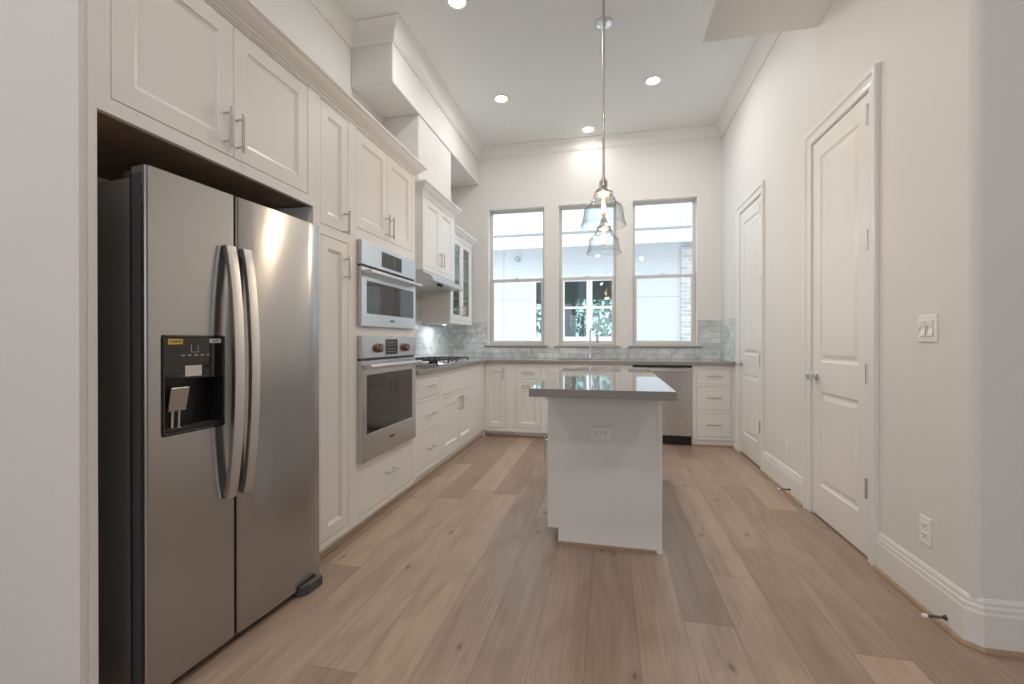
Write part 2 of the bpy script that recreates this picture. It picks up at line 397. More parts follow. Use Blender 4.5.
XL, XR, YB, ZC = -2.06, 1.32, 5.70, 3.68       # left wall, right wall, back wall, ceiling
F = -1.44                                      # face of the tall cabinets
# ================================================================== ROOM SHELL
struct(MB().box((-3.2, -3.6, -.12), (4.7, 5.85, 0)).build('floor', M['floor']), 'light oak plank floor')
struct(MB().box((-3.2, -3.6, ZC), (4.7, 5.85, ZC+.15)).build('ceiling', M['ceil']), 'pale ceiling with recessed lights')
struct(plate(BACK, (XL-.15, XR+.15, 0, ZC), [(a, b, *WIN_Z) for a, b in WINS], -5.85, -YB).build('wall_back', M['wall']), 'kitchen wall with three tall windows')
struct(MB().box((XL-.15, .976, 0), (XL, YB, ZC)).build('wall_left', M['wall']), 'wall behind the tall cabinets')
# wall beside the refrigerator, facing the camera
struct(MB().box((-3.05, .955, 0), (F-.004, .9755, ZC)).build('wall_left_stub', M['wall']), 'plain wall end left of the refrigerator')
struct(MB().box((-3.2, -3.6, 0), (-3.05, 1.0, ZC)).build('wall_left_front', M['wall']), 'left wall of the room behind the camera')
struct(plate(BACK, (-3.05, 4.6, 0, ZC), [(a, b, .9, 2.4) for a, b in REAR], 3.45, 3.6).build('wall_rear', M['wall']), 'wall behind the camera with window openings')
struct(MB().box((4.55, -3.6, 0), (4.7, 2.0, ZC)).build('wall_right_front', M['wall']), 'right wall of the room behind the camera')
# right wall with two door openings and a rounded corner
D1 = (2.640, 3.300); D2 = (4.300, 4.950); DT = 2.435
YC = 1.965
mb = plate(RIGHT, (YC+.03, YB, 0, ZC), [(D1[0]-.004, D1[1]+.004, -.001, DT+.004), (D2[0]-.004, D2[1]+.004, -.001, DT+.004)], -XR-.12, -XR)
struct(mb.build('wall_right', M['wall']), 'long wall with two white doors')
pr = [(XR, YC+.03)] + [(XR+.03-.03*math.cos(a), YC+.03-.03*math.sin(a)) for a in (PI/8, PI/4, 3*PI/8)] + [(XR+.03, YC), (4.6, YC), (4.6, YC+.12), (XR+.12, YC+.12), (XR+.12, YC+.03)]
struct(MB().prism(pr, 0, ZC, 'z').build('wall_right_return', M['wall'], smooth=True), 'wall turning right at the rounded corner')
# soffit over the cabinets, duct chase, dropped beam
SX, SY, SZ = -1.69, 3.28, 3.215
struct(MB().box((XL, SY, SZ), (SX, YB, ZC)).build('wall_soffit', M['wall'], bevel=.008, seg=2), 'boxed soffit along the left wall below the ceiling')
struct(MB().box((XL, 3.80, 2.52), (SX-.012, 4.66, SZ)).build('wall_chase', M['wall'], bevel=.008, seg=2), 'boxed duct chase above the hood cabinet')
struct(MB().box((.622, -2.0, 3.165), (XR+.03, 3.235, ZC)).build('wall_beam', M['wall'], bevel=.008, seg=2), 'dropped beam along the right wall')

# crown mouldings
def crown_prof(h=.11, d=.10, top=ZC):
    P = [(0, top), (0, top-h), (.012, top-h), (.014, top-h+.014), (.022, top-h+.02)]
    for i in range(1, 8):
        t = i/8; P.append((.022+(d-.034)*(t**1.6), top-h+.02+(h-.036)*(1-(1-t)**1.6)))
    P += [(d-.008, top-.014), (d, top-.012), (d, top)]
    return P
CP = crown_prof(.125, .10)
struct(MB().sweep([(XR, YB), (XR, 3.235)], CP).build('trim_1', M['trim'], smooth=True), 'crown moulding of the right wall')
# 'out' is to the right of travel: back wall travelled from left to right has its right hand towards the room (-Y)
struct(MB().sweep([(SX, YB), (XR, YB)], CP).build('trim_2', M['trim'], smooth=True), 'crown moulding of the back wall')
struct(MB().sweep([(XL, 1.0), (XL, SY), (SX, SY), (SX, YB)], crown_prof(.15, .10)).build('trim_3', M['trim'], smooth=True), 'crown moulding stepping around the soffit')

# baseboards with oak shoe moulding
BP = [(0, 0), (.016, 0), (.016, .135), (.013, .145), (.013, .158), (.009, .166), (.009, .178), (.004, .190), (0, .190)]
SP = [(.016, 0), (.031, 0), (.030, .008), (.026, .014), (.020, .018), (.016, .018)]
def base(path, name, label, shoe='trim_shoe'):
    struct(MB().sweep(path, BP).build(name, M['trim']), label)
    struct(MB().sweep(path, SP).build(shoe, M['shoe']), 'thin oak shoe moulding at the foot of the baseboard')
CW = .085
base([(XR, D2[0]-CW-.001), (XR, D1[1]+CW+.001)], 'baseboard_right', 'tall white baseboard between the two doors', 'trim_4')
corner = [(XR, D1[0]-CW-.001), (XR, YC+.03), (XR+.03, YC), (4.55, YC)]
base(corner, 'baseboard_right_corner', 'tall white baseboard wrapping the near corner', 'trim_5')

# doors
def hall_door(name, y0, y1, label, knob_lab):
    d = struct(empty(name, (XR, y0, 0)), label)
    f = lambda u, n, z: (-n, u, z)      # local: origin on the wall face at y0
    w = y1-y0; nf = -.003; t = .035
    st = .105; rails = [(.215, .815), (1.005, 2.315)]
    holes = [(st, w-st, a, b) for a, b in rails]
    leaf = plate(f, (.003, w-.003, .012, DT-.004), holes, nf-t, nf)
    for a, b in rails:
        rect_rings(leaf, st, w-st, a, b, [(0, nf-t), (0, nf), (.006, nf-.006), (.018, nf-.009), (.024, nf-.009), (.050, nf-.002), (.0505, nf-.002)])
    lf = leaf.build('door_leaf', M['trim'], d)
    for z in (.37, .967, 1.664, 2.315):
        h = MB(f); h.box((.003, nf, z-.050), (.026, nf+.003, z+.050)); h.tube([(.006, nf+.010, z-.052), (.006, nf+.010, z+.052)], .008, 8)
        h.build('hinge', M['nickel'], lf, smooth=True)
    k = MB(f); prof = [(.0, .0), (.031, .0), (.031, .006), (.026, .010), (.014, .012), (.013, .024), (.018, .029), (.026, .035), (.030, .043), (.028, .053), (.018, .060), (0, .061)]
    R = []
    for r, h in prof: R.append([(w-.065+max(r, .0005)*math.cos(q), nf+h, .915+max(r, .0005)*math.sin(q)) for q in (2*PI*i/20 for i in range(20))])
    k.rings(R).build('door_knob', M['chrome'], lf, smooth=True)
    # jamb and casing
    c = MB(f); c.box((-.0035, -.12, 0), (-.0005, -.001, DT)); c.box((w+.0005, -.12, 0), (w+.0035, -.001, DT)); c.box((-.0035, -.12, DT+.0005), (w+.0035, -.001, DT+.0035))
    c.build('door_jamb', M['trim'], d)
    cas = MB(f)
    prof = [(0, .003), (0, .007), (.010, .011), (.030, .010), (.050, .013), (.060, .022), (.078, .024), (.085, .020), (.085, 0), (0, 0)]   # (outwards, n)
    P0 = [(-.004, 0), (-.004, DT+.004), (w+.004, DT+.004), (w+.004, 0)]; dirs = [(-1, 0), (-1, 1), (1, 1), (1, 0)]
    cas.rings([[(px+dx*a, n, pz+dz*a) for a, n in prof] for (px, pz), (dx, dz) in zip(P0, dirs)])
    cas.build('door_casing', M['trim'], d)
    # unseen panel added behind the leaf so no light passes
    b = MB(f); b.box((-.0035, -.119, 0), (w+.0035, -.10, DT)); b.build('door_back_panel', M['trim'], d)
    return d
hall_door('door_1', *D1, 'tall white two-panel door nearest the camera', '')
hall_door('door_2', *D2, 'tall white two-panel door in the far corner by the counter', '')

# windows
for i, (a, b) in enumerate(WINS):
    z0, z1 = WIN_Z
    w = struct(empty('window_%d' % (i+1), ((a+b)/2, YB, 0)), ['left', 'middle', 'right'][i]+' tall sash window over the counter')
    h = (b-a)/2; f = lambda u, n, z: (u, -n, z)
    n0 = -.085
    plate(f, (-h+.0005, h-.0005, z0+.0005, z1-.0005), [(-h+.007, h-.007, z0+.0006, z1-.007)], n0+.001, .003).build('window_jamb', M['trim'], w)  # liner added in lighter paint to show the lit edge of the wall return
    plate(f, (-h, h, z0, z1), [(-h+.030, h-.030, z0+.030, z1-.030)], n0-.05, n0).build('window_frame', M['vinyl'], w, bevel=.002)
    zm = 1.945
    up = plate(f, (-h+.026, h-.026, zm-.018, z1-.026), [(-h+.042, h-.042, zm+.018, z1-.042)], n0-.040, n0-.014).build('upper_sash', M['vinyl'], w)
    MB(f).box((-h+.040, n0-.030, zm+.016), (h-.040, n0-.026, z1-.040)).build('pane', M['glass'], up)
    lo = plate(f, (-h+.026, h-.026, z0+.026, zm+.014), [(-h+.062, h-.062, z0+.066, zm-.026)], n0-.013, n0+.012).build('lower_sash', M['vinyl'], w, bevel=.002)
    MB(f).box((-h+.060, n0-.002, z0+.064), (h-.060, n0+.002, zm-.024)).build('pane', M['glass'], lo)
    lk = MB(f); lk.box((-.030, n0-.006, zm+.012), (.030, n0+.012, zm+.022)); lk.lathe([(.012, 0), (.012, .010), (.006, .014)], (0, n0+.002, zm+.020), 12); lk.build('sash_lock', M['vinyl'], lo)
    MB(f).box((-h-.045, -.084, z0-.022), (h+.045, .022, z0)).build('window_sill', M['stone'], w, bevel=.003)

# backsplash
bs = MB(BACK); BZ = 1.385
plate(BACK, (XL+.012, XR, .914, BZ), [(WINS[0][0]-.002, WINS[2][1]+.002, WIN_Z[0]-.0235, 9), (WINS[0][0]-.046, WINS[2][1]+.046, WIN_Z[0]-.0235, WIN_Z[0]+.0005)], -YB+.0002, -YB+.010, bs)
struct(bs.build('wall_backsplash_back', M['tileX']), 'marble tile backsplash under and beside the windows')
struct(MB().box((XL+.0002, 3.125, .914), (XL+.011, YB, 1.80)).build('wall_backsplash_left', M['tileY']), 'marble tile backsplash behind the cooktop')
struct(MB().box((XR-.010, 5.07, .914), (XR-.0002, YB-.011, BZ)).build('wall_backsplash_right', M['tileY']), 'marble tile backsplash return on the right wall')

# ================================================================== REFRIGERATOR
FA = Vector((-1.388, 1.095)); FB = Vector((-1.339, 1.868)); FD = (FB-FA).normalized(); FW = (FB-FA).length
# local frame: x = out of the door, y = along the front; origin at the floor under the near front corner
fr = empty('refrigerator', (FA.x, FA.y, 0), math.atan2(-FD.x, FD.y),
           'stainless steel side-by-side refrigerator with water dispenser, in the left alcove', 'refrigerator')
FL = lambda u, n, z: (n, u, z)
ds = .316; zt, zb = 1.682, .032
MB(FL).box((.010, -.60, .02), (FW-.010, -.075, 1.655)).build('fridge_case', M['casegrey'], fr, bevel=.006, seg=2)
def fdoor(u0, u1, name):
    mb = MB(FL); R = []
    # softly rounded door front
    prof = [(u0, -.060), (u0, -.010), (u0+.003, -.003), (u0+.010, 0)] + [(u0+.010+(u1-u0-.020)*t/6, .004*math.sin(PI*t/6)) for t in range(1, 6)] + [(u1-.010, 0), (u1-.003, -.003), (u1, -.010), (u1, -.060)]
    return mb.prism(prof, zb, zt, 'z').build(name, M['fridge'], fr, smooth=True)
# left door has a hole for the dispenser: built from four blocks in one mesh
DU0, DU1, DZ0, DZ1 = .045, .268, .832, 1.158
def door_left():
    mb = MB(FL); plate(FL, (.006, ds-.010, zb, zt), [(DU0, DU1, DZ0, DZ1)], -.060, 0, mb)
    for a, b in ((0, .006), (ds-.010, ds-.004)):
        s = 1 if a == 0 else -1; x0, x1 = (a, b) if a == 0 else (b, a)
        mb.prism([(x0, -.060), (x0, -.008), (x0+s*.002, -.003), (x1, 0), (x1, -.060)], zb, zt, 'z')
    return mb.build('freezer_door', M['fridge'], fr, weld=True)
dl = door_left()
dr = fdoor(ds+.003, FW, 'fridge_door')
MB(FL).box((-.0012, -.059, zb+.002), (-.0004, -.022, zt-.022)).build('door_side_panel', M['darkgrey'], dl)
MB(FL).box((.004, -.0748, zb+.01), (FW-.004, -.0602, 1.66)).build('door_gasket', M['black'], fr)
g = MB(FL); g.box((.03, -.58, .0), (FW-.03, -.055, .0285)); g.build('toe_grille', M['black'], fr)
hc = MB(FL); hc.box((.02, -.13, 1.6555), (.10, -.062, 1.680)); hc.build('hinge_cover', M['darkgrey'], fr, bevel=.004)
hc = MB(FL); hc.box((FW-.10, -.13, 1.6555), (FW-.02, -.062, 1.680)); hc.build('hinge_cover', M['darkgrey'], fr, bevel=.004)
ft = MB(FL); ft.box((FW-.15, -.05, 0), (FW-.01, .006, .027)); ft.prism([(FW-.150, .0065), (FW-.140, .020), (FW-.110, .034), (FW-.024, .034), (FW-.018, .0065)], 0, .045, 'z'); ft.build('leveling_foot', M['darkgrey'], fr, bevel=.003)
def fhandle(u0, u1, door):
    mb = MB(FL); R = []; n = 26; z0, z1 = .565, 1.487
    for i in range(n+1):
        t = i/n; z = z0+(z1-z0)*t; a = 4*t*(1-t); out = .014+.041*a**.8; c = (u0+u1)/2; hw = (u1-u0)/2
        R.append([(c-hw, out, z), (c-hw+.0015, out+.009, z), (c, out+.0105, z), (c+hw-.0015, out+.009, z), (c+hw, out, z), (c+hw-.004, out-.010, z), (c-hw+.004, out-.010, z)])
    mb.rings(R)
    for z in (z0+.014, z1-.014): mb.box(((u0+u1)/2-.011, -.001, z-.014), ((u0+u1)/2+.011, .020, z+.014))
    return mb.build('handle', M['steel_h'], door, smooth=True)
fhandle(.255, .297, dl); fhandle(.326, .366, dr)
# dispenser
di = MB(FL)
c = .004; m_ = .012
rr = [(DU0+a, z) for a, z in ((.010, DZ0), )]
def rrect(u0, u1, z0, z1, r, k=4):
    P = []
    for cu, cz, a0 in ((u1-r, z1-r, 0), (u0+r, z1-r, PI/2), (u0+r, z0+r, PI), (u1-r, z0+r, 1.5*PI)):
        P += [(cu+r*math.cos(a0+PI/2*i/k), cz+r*math.sin(a0+PI/2*i/k)) for i in range(k+1)]
    return P
def ring(P, n): return [(u, n, z) for u, z in P]
zs = DZ0+(DZ1-DZ0)*.56
di.rings([ring(rrect(DU0, DU1, DZ0, DZ1, .010), -.02), ring(rrect(DU0, DU1, DZ0, DZ1, .010), .0035), ring(rrect(DU0+.005, DU1-.005, DZ0+.005, DZ1-.005, .008), .005),
          ring(rrect(DU0+.008, DU1-.008, DZ0+.008, DZ1-.008, .006), .0035)], True, False, False)
disp = di.build('dispenser', M['blackgl'], fr)
MB(FL).box((DU0+.007, -.004, zs), (DU1-.007, .0034, DZ1-.007)).build('control_panel', M['blackgl'], disp)
rc = MB(FL)   # recess: open box
rc.box((DU0+.006, -.058, DZ0+.006), (DU1-.006, -.055, zs)); rc.box((DU0+.006, -.055, DZ0+.006), (DU0+.009, .003, zs)); rc.box((DU1-.009, -.055, DZ0+.006), (DU1-.006, .003, zs))
rc.box((DU0+.009, -.055, DZ0+.006), (DU1-.009, .003, DZ0+.016)); rc.box((DU0+.009, -.055, zs-.003), (DU1-.009, -.004, zs-.0005))
rc.build('dispenser_recess', M['black'], disp)
uc = DU0+.065
pd = MB(FL); pd.prism([(-.030, zs-.105), (-.022, zs-.110), (-.004, zs-.030), (-.012, zs-.025)], uc-.030, uc+.032, 'u'); pd.build('dispenser_paddle', M['nickel'], disp, bevel=.002)
sp_ = MB(FL); sp_.tube([(uc-.006, -.040, zs-.180), (uc-.006, -.036, zs-.10)], .007, 10); sp_.tube([(uc+.018, -.040, zs-.180), (uc+.018, -.036, zs-.10)], .005, 10); sp_.lathe([(.026, 0), (.026, .004)], (uc+.004, -.036, DZ0+.017), 16); sp_.build('water_spout', M['chrome'], disp, smooth=True)
tr = MB(FL)
for k in range(6): tr.box((DU0+.02, -.050+k*.008, DZ0+.0162), (DU1-.02, -.046+k*.008, DZ0+.019))
tr.build('drip_tray', M['darkgrey'], disp)
MB(FL).box((DU0+.074, .0036, zs+.006), (DU0+.132, .0042, zs+.042)).build('sticker', M['paper'], disp)
MB(FL).box((DU0+.018, .0036, DZ1-.030), (DU0+.066, .0042, DZ1-.012)).build('sticker', M['yellow'], disp)
MB(FL).box((DU1-.062, .0036, DZ1-.026), (DU1-.018, .0042, DZ1-.011)).build('sticker', M['paper'], disp)
ic = MB(FL)
for k in range(5): ic.box((DU0+.062+k*.022, .0036, DZ1-.069), (DU0+.073+k*.022, .0040, DZ1-.0655))
cu = (DU0+DU1)/2-.004
ic.box((cu-.011, .0036, DZ1-.057), (cu+.011, .0040, DZ1-.0555)); ic.box((cu-.013, .0036, DZ1-.057), (cu-.0115, .0040, DZ1-.032)); ic.box((cu+.0115, .0036, DZ1-.057), (cu+.013, .0040, DZ1-.032))
ic.build('control_icons', M['lightink'], disp)
frame_text('WARNING', .008, FL, disp, M['ink'], DU0+.042, DZ1-.021, .0042, 'sticker_print')
frame_text('FILTER', .008, FL, disp, M['ink'], DU1-.040, DZ1-.0185, .0042, 'sticker_print')
frame_text('Whirlpool', .022, FL, dr, M['chrome'], .675, 1.590, .0012, 'brand_lettering')

# ================================================================== TALL CABINETS, LEFT WALL
NB = XL+.002
# over-fridge cabinet and the surround panels
oc = empty('over_fridge_cabinet', (0,0,0), 0, 'white two-door cabinet above the refrigerator', 'cabinet')
ZTOP = 2.392
A0, A1 = .976, 1.984
dz0, dz1 = 1.857, 2.383
body = plate(LEFT, (A0, A1, 1.811, ZTOP), [(1.034, 1.919, dz0, dz1)], F-.02, F)
body.box((A0, NB, 1.832), (A1, F-.0205, ZTOP))
body.build('cabinet_body', M['cab'], oc)
MB(LEFT).box((.9985, NB, 1.816), (1.957, F-.0202, 1.831)).build('underside_panel', M['ply'], oc)
for a, b, hu in ((1.037, 1.4755, 1.430), (1.4785, 1.916, 1.489)):
    d = shaker(LEFT, (a, b, dz0+.003, dz1-.003), F-.0005, .019, oc, fw=.066)
    bar_pull(LEFT, d, hu, 1.957, F-.0005, .150)
# alcove side panels and back
sp1 = MB(LEFT); sp1.box((.976, NB, 0), (.998, F, 1.810)); tag(sp1.build('side_panel', M['cab']), 'white end panel at the left edge of the refrigerator alcove', 'panel')
# pantry
pc = empty('pantry_cabinet', (0,0,0), 0, 'narrow tall white pantry cabinet between refrigerator and wall oven', 'cabinet')
B0, B1 = 1.9845, 2.296
hU = (2.012, 2.262, 1.742, dz1); hL = (2.012, 2.262, .098, 1.690)
mb = plate(LEFT, (B0, B1, .062, ZTOP), [hU, hL], F-.02, F)
mb.box((B0, NB, .062), (B1, F-.0205, ZTOP)); mb.box((B0, NB, 0), (B1, F-.035, .062))
mb.build('cabinet_body', M['cab'], pc)
MB(LEFT).box((1.9575, NB, 0), (1.984, F, 1.810)).build('end_panel', M['cab'], pc)
for (a, b, c_, d_), hz in ((hU, 1.795), (hL, 1.545)):
    d = shaker(LEFT, (a+.003, b-.003, c_+.003, d_-.003), F-.0005, .019, pc, fw=.062)
    bar_pull(LEFT, d, 2.222 if hz > 1.7 else 2.228, hz, F-.0005, .135)
# oven tower
ot = empty('oven_cabinet', (0,0,0), 0, 'tall white oven tower holding microwave and wall oven', 'cabinet')
T0, T1 = 2.2965, 3.150
hd = (2.340, 3.098, 1.803, dz1); hdr = (2.365, 3.098, .095, .372)
OV = (2.352, 3.100, .418, 1.170); MWV = (2.352, 3.100, 1.226, 1.735)
mb = plate(LEFT, (T0, T1, .062, ZTOP), [hd, hdr, (OV[0]+.006, OV[1]-.006, OV[2]+.006, OV[3]-.006), (MWV[0]+.006, MWV[1]-.006, MWV[2]+.006, MWV[3]-.006)], F-.02, F)
mb.box((T0, NB, .062), (T1, F-.10, ZTOP))
for z0, z1 in ((.062, .40), (1.78, ZTOP)): mb.box((T0+.0005, F-.1005, z0), (T1-.0005, F-.0205, z1))
mb.box((T0, NB, 0), (T1, F-.035, .062))
mb.build('cabinet_body', M['cab'], ot)
um = (hd[0]+hd[1])/2
for a, b, hu in ((hd[0]+.003, um-.0015, um-.030), (um+.0015, hd[1]-.003, um+.028)):
    d = shaker(LEFT, (a, b, hd[2]+.003, hd[3]-.003), F-.0005, .019, ot, fw=.062); bar_pull(LEFT, d, hu, 1.893, F-.0005, .145)
d = shaker(LEFT, (hdr[0]+.003, hdr[1]-.003, hdr[2]+.003, hdr[3]-.003), F-.0005, .019, ot, 'drawer', fw=0); bar_pull(LEFT, d, 2.735, .272, F-.0005, .15, False)
tk = MB().sweep([(F-.035, B0), (F-.035, T1)], [(0, 0), (.014, 0), (.012, .012), (.006, .017), (0, .018)]); struct(tk.build('trim_7', M['shoe']), 'oak shoe moulding under the tall cabinets')
# crown on top of the tall cabinets
cc = [(0, ZTOP+.0003), (.006, ZTOP+.0003), (.006, ZTOP+.012), (.014, ZTOP+.014), (.018, ZTOP+.020), (.030, ZTOP+.028), (.048, ZTOP+.046), (.060, ZTOP+.062), (.066, ZTOP+.064), (.072, ZTOP+.070), (.072, ZTOP+.082), (0, ZTOP+.082)]
cr = MB().sweep([(F, A0), (F, T1), (XL+.013, T1)], cc)
tag(cr.build('crown_molding', M['cab']), 'white crown moulding along the top of the tall left cabinets', 'moulding')
# fascia filler behind crown closes the top of the boxes: part of the cabinet bodies

def oven_like(name, r, label, cat, n=.030, sep=None, win=None):
    e = empty(name, (0,0,0), 0, label, cat)
    u0, u1, z0, z1 = r
    MB(LEFT).box((u0+.012, F-.095, z0+.012), (u1-.012, F+.001, z1-.012)).build('oven_body', M['casegrey'], e)
    return e
# ---- wall oven
wo = oven_like('wall_oven', OV, 'stainless steel single wall oven below the microwave', 'oven')
u0, u1, z0, z1 = OV; nf = F+.028
cp = MB(LEFT).box((u0, F+.001, 1.034), (u1, nf, z1)).build('control_panel', M['steel'], wo, bevel=.002)
MB(LEFT).box((2.640, nf, 1.050), (2.805, nf+.0012, 1.150)).build('display', M['blackgl'], cp)
tx = MB(LEFT)
for r_ in range(4):
    for k in range(4): tx.box((2.662+k*.033, nf+.0012, 1.066+r_*.020), (2.678+k*.033, nf+.0016, 1.069+r_*.020))
tx.build('display_print', M['lightink'], cp)
for uk in (2.545, 2.920):
    kb = MB(LEFT); R = []
    for r, h in [(.030, 0), (.030, .004), (.026, .006), (.026, .026), (.024, .029), (.004, .030)]:
        R.append([(uk+r*math.cos(q), nf+h, 1.094+r*math.sin(q)) for q in (2*PI*i/24 for i in range(24))])
    kb.rings(R).build('knob', M['bronze'], cp, smooth=True)
    rg = MB(LEFT); rg.box((uk-.004, nf+.029, 1.076), (uk+.004, nf+.033, 1.112)); rg.build('knob_marker', M['nickel'], cp)
MB(LEFT).box((u0+.004, F+.001, 1.020), (u1-.004, nf-.012, 1.0335)).build('vent_slot', M['black'], wo)
od = MB(LEFT); plate(LEFT, (u0, u1, z0, 1.0195), [(2.412, 3.040, .578, .932)], F+.001, nf, od); dd = od.build('oven_door', M['steel'], wo, bevel=.002)
MB(LEFT).box((2.4121, F+.010, .5781), (3.0399, nf-.001, .9319)).build('door_glass', M['blackgl'], dd)
rk = MB(LEFT)
for zz in (.66, .69, .72, .78, .81, .84): rk.box((2.47, nf-.0009, zz), (2.98, nf-.0005, zz+.002))
rk.box((2.47, nf-.0009, .63), (2.473, nf-.0005, .89)); rk.box((2.977, nf-.0009, .63), (2.98, nf-.0005, .89)); rk.box((2.473, nf-.0009, .63), (2.977, nf-.0005, .6325)); rk.box((2.473, nf-.0009, .8875), (2.977, nf-.0005, .89))
rk.build('oven_rack', M['darkgrey'], dd)
def bar_handle(zc, ua, ub, parent, r=.014):
    mb = MB(LEFT); R = []
    mb.tube([(ua, nf+.045, zc), (ub, nf+.045, zc)], r, 16)
    for u in (ua+.016, ub-.016): mb.box((u-.012, nf-.001, zc-.010), (u+.012, nf+.040, zc+.010))
    return mb.build('handle', M['steel_h'], parent, smooth=True)
bar_handle(.985, u0+.016, u1-.012, dd)
frame_text('BOSCH', .022, LEFT, dd, M['ink'], 2.725, .505, nf, 'brand_lettering', bold=.0004)
# ---- microwave
mw = oven_like('microwave_oven', MWV, 'stainless steel built-in microwave above the wall oven', 'microwave')
u0, u1, z0, z1 = MWV
cp = MB(LEFT).box((u0, F+.001, 1.592), (u1, nf, z1)).build('control_panel', M['steel'], mw, bevel=.002)
MB(LEFT).box((2.592, nf, 1.612), (2.868, nf+.0012, 1.708)).build('display', M['blackgl'], cp)
MB(LEFT).box((u0+.004, F+.001, 1.580), (u1-.004, nf-.012, 1.5915)).build('vent_slot', M['black'], mw)
od = MB(LEFT); plate(LEFT, (u0, u1, z0, 1.5795), [(2.412, 3.058, 1.305, 1.500)], F+.001, nf, od); dd = od.build('microwave_door', M['steel'], mw, bevel=.002)
MB(LEFT).box((2.4121, F+.010, 1.3051), (3.0579, nf-.001, 1.4999)).build('door_glass', M['blackgl'], dd)
bar_handle(1.548, u0+.016, u1-.012, dd)
frame_text('BOSCH', .020, LEFT, dd, M['ink'], 2.735, 1.268, nf, 'brand_lettering', bold=.0003)

# ================================================================== BASE CABINETS, LEFT RUN
ZCAB = .874
L0, L1, L2 = 3.1508, 3.690, 4.640
TOE = .07
c1 = empty('drawer_cabinet', (0,0,0), 0, 'white three-drawer base cabinet beside the wall oven', 'cabinet')
hs = [(3.185, 3.662, .680, .838), (3.185, 3.662, .405, .650), (3.185, 3.662, .125, .375)]
carcass(LEFT, c1, (L0, L1, .085, ZCAB), hs, F, NB+.02, toe=TOE*.6)
for r in hs:
    d = shaker(LEFT, (r[0]+.003, r[1]-.003, r[2]+.003, r[3]-.003), F-.0005, .019, c1, 'drawer', fw=0); bar_pull(LEFT, d, 3.43, (r[2]+r[3])/2+.01, F-.0005, .16, False)
c2 = empty('cooktop_cabinet', (0,0,0), 0, 'white two-door base cabinet under the gas cooktop', 'cabinet')
hs = [(3.725, 4.600, .650, .838), (3.725, 4.600, .125, .620)]
carcass(LEFT, c2, (L1+.0005, L2, .085, ZCAB), hs, F, NB+.02, toe=TOE*.6)
shaker(LEFT, (3.728, 4.597, .653, .835), F-.0005, .019, c2, 'false_front', fw=0)
um = (3.725+4.600)/2
for a, b, hu in ((3.728, um-.0015, um-.032), (um+.0015, 4.597, um+.032)):
    d = shaker(LEFT, (a, b, .128, .617), F-.0005, .019, c2, fw=.062); bar_pull(LEFT, d, hu, .530, F-.0005, .145)
c3 = empty('corner_cabinet', (0,0,0), 0, 'plain white corner filler cabinet where the two counters meet', 'cabinet')
mb = MB(); mb.box((NB+.02, L2+.0005, .085), (F, 5.0995, ZCAB)); mb.box((NB+.02, L2+.0005, 0), (F-TOE*.6, 5.0995, .0855)); mb.box((NB+.02, 5.0996, 0), (F, YB-.014, .40)); mb.build('cabinet_body', M['cab'], c3)
struct(MB().sweep([(F-TOE*.6, T1+.002), (F-TOE*.6, 5.099)], [(0, 0), (.014, 0), (.012, .012), (.006, .017), (0, .018)]).build('trim_8', M['shoe']), 'oak shoe moulding under the left base cabinets')

# ================================================================== BASE CABINETS, BACK RUN  (face at Y=5.10)
YF = 5.10; BF = -YF; BB = -(YB-.012)
K0, K1, K2, K3, K4 = F+.0005, -1.105, -.715, .262, .885
e = empty('corner_door_cabinet', (0,0,0), 0, 'white base cabinet with one tall narrow door in the left corner', 'cabinet')
hh = (-1.428, -1.182, .108, .842)
carcass(BACK, e, (K0, K1, .068, ZCAB), [hh], BF, BB, toe=TOE)
d = shaker(BACK, (hh[0]+.003, hh[1]-.003, hh[2]+.003, hh[3]-.003), BF-.0005, .019, e, fw=.055); bar_pull(BACK, d, hh[1]-.030, .760, BF-.0005, .14)
e = empty('drawer_door_cabinet', (0,0,0), 0, 'white base cabinet with one drawer above one door, left of the sink', 'cabinet')
h1 = (-1.060, -.762, .688, .836); h2 = (-1.060, -.762, .112, .655)
carcass(BACK, e, (K1+.0005, K2, .068, ZCAB), [h1, h2], BF, BB, toe=TOE)
d = shaker(BACK, (h1[0]+.003, h1[1]-.003, h1[2]+.003, h1[3]-.003), BF-.0005, .019, e, 'drawer', fw=0); bar_pull(BACK, d, -.911, .766, BF-.0005, .15, False)
d = shaker(BACK, (h2[0]+.003, h2[1]-.003, h2[2]+.003, h2[3]-.003), BF-.0005, .019, e, fw=.058); bar_pull(BACK, d, -.911, .622, BF-.0005, .15, False)
e = empty('sink_cabinet', (0,0,0), 0, 'white sink base cabinet behind the island below the faucet', 'cabinet')
h1 = (-.672, .222, .688, .836); h2 = (-.672, .222, .112, .655)
mb = plate(BACK, (K2+.0005, K3, .068, ZCAB), [h1, h2], BF-.02, BF)
mb.box((K2+.001, BB, .07), (K3-.001, BF-.0205, .60)); mb.box((K2+.001, BB, 0), (K3-.001, BF-TOE, .0705)); mb.box((K2+.001, BF-.04, .60), (K3-.001, BF-.0205, ZCAB-.002))
mb.build('cabinet_body', M['cab'], e)
shaker(BACK, (h1[0]+.003, h1[1]-.003, h1[2]+.003, h1[3]-.003), BF-.0005, .019, e, 'false_front', fw=0)
for a, b, hu in ((-.669, -.2265, -.258), (-.2235, .219, -.192)):
    d = shaker(BACK, (a, b, .115, .652), BF-.0005, .019, e, fw=.058); bar_pull(BACK, d, hu, .57, BF-.0005, .145)
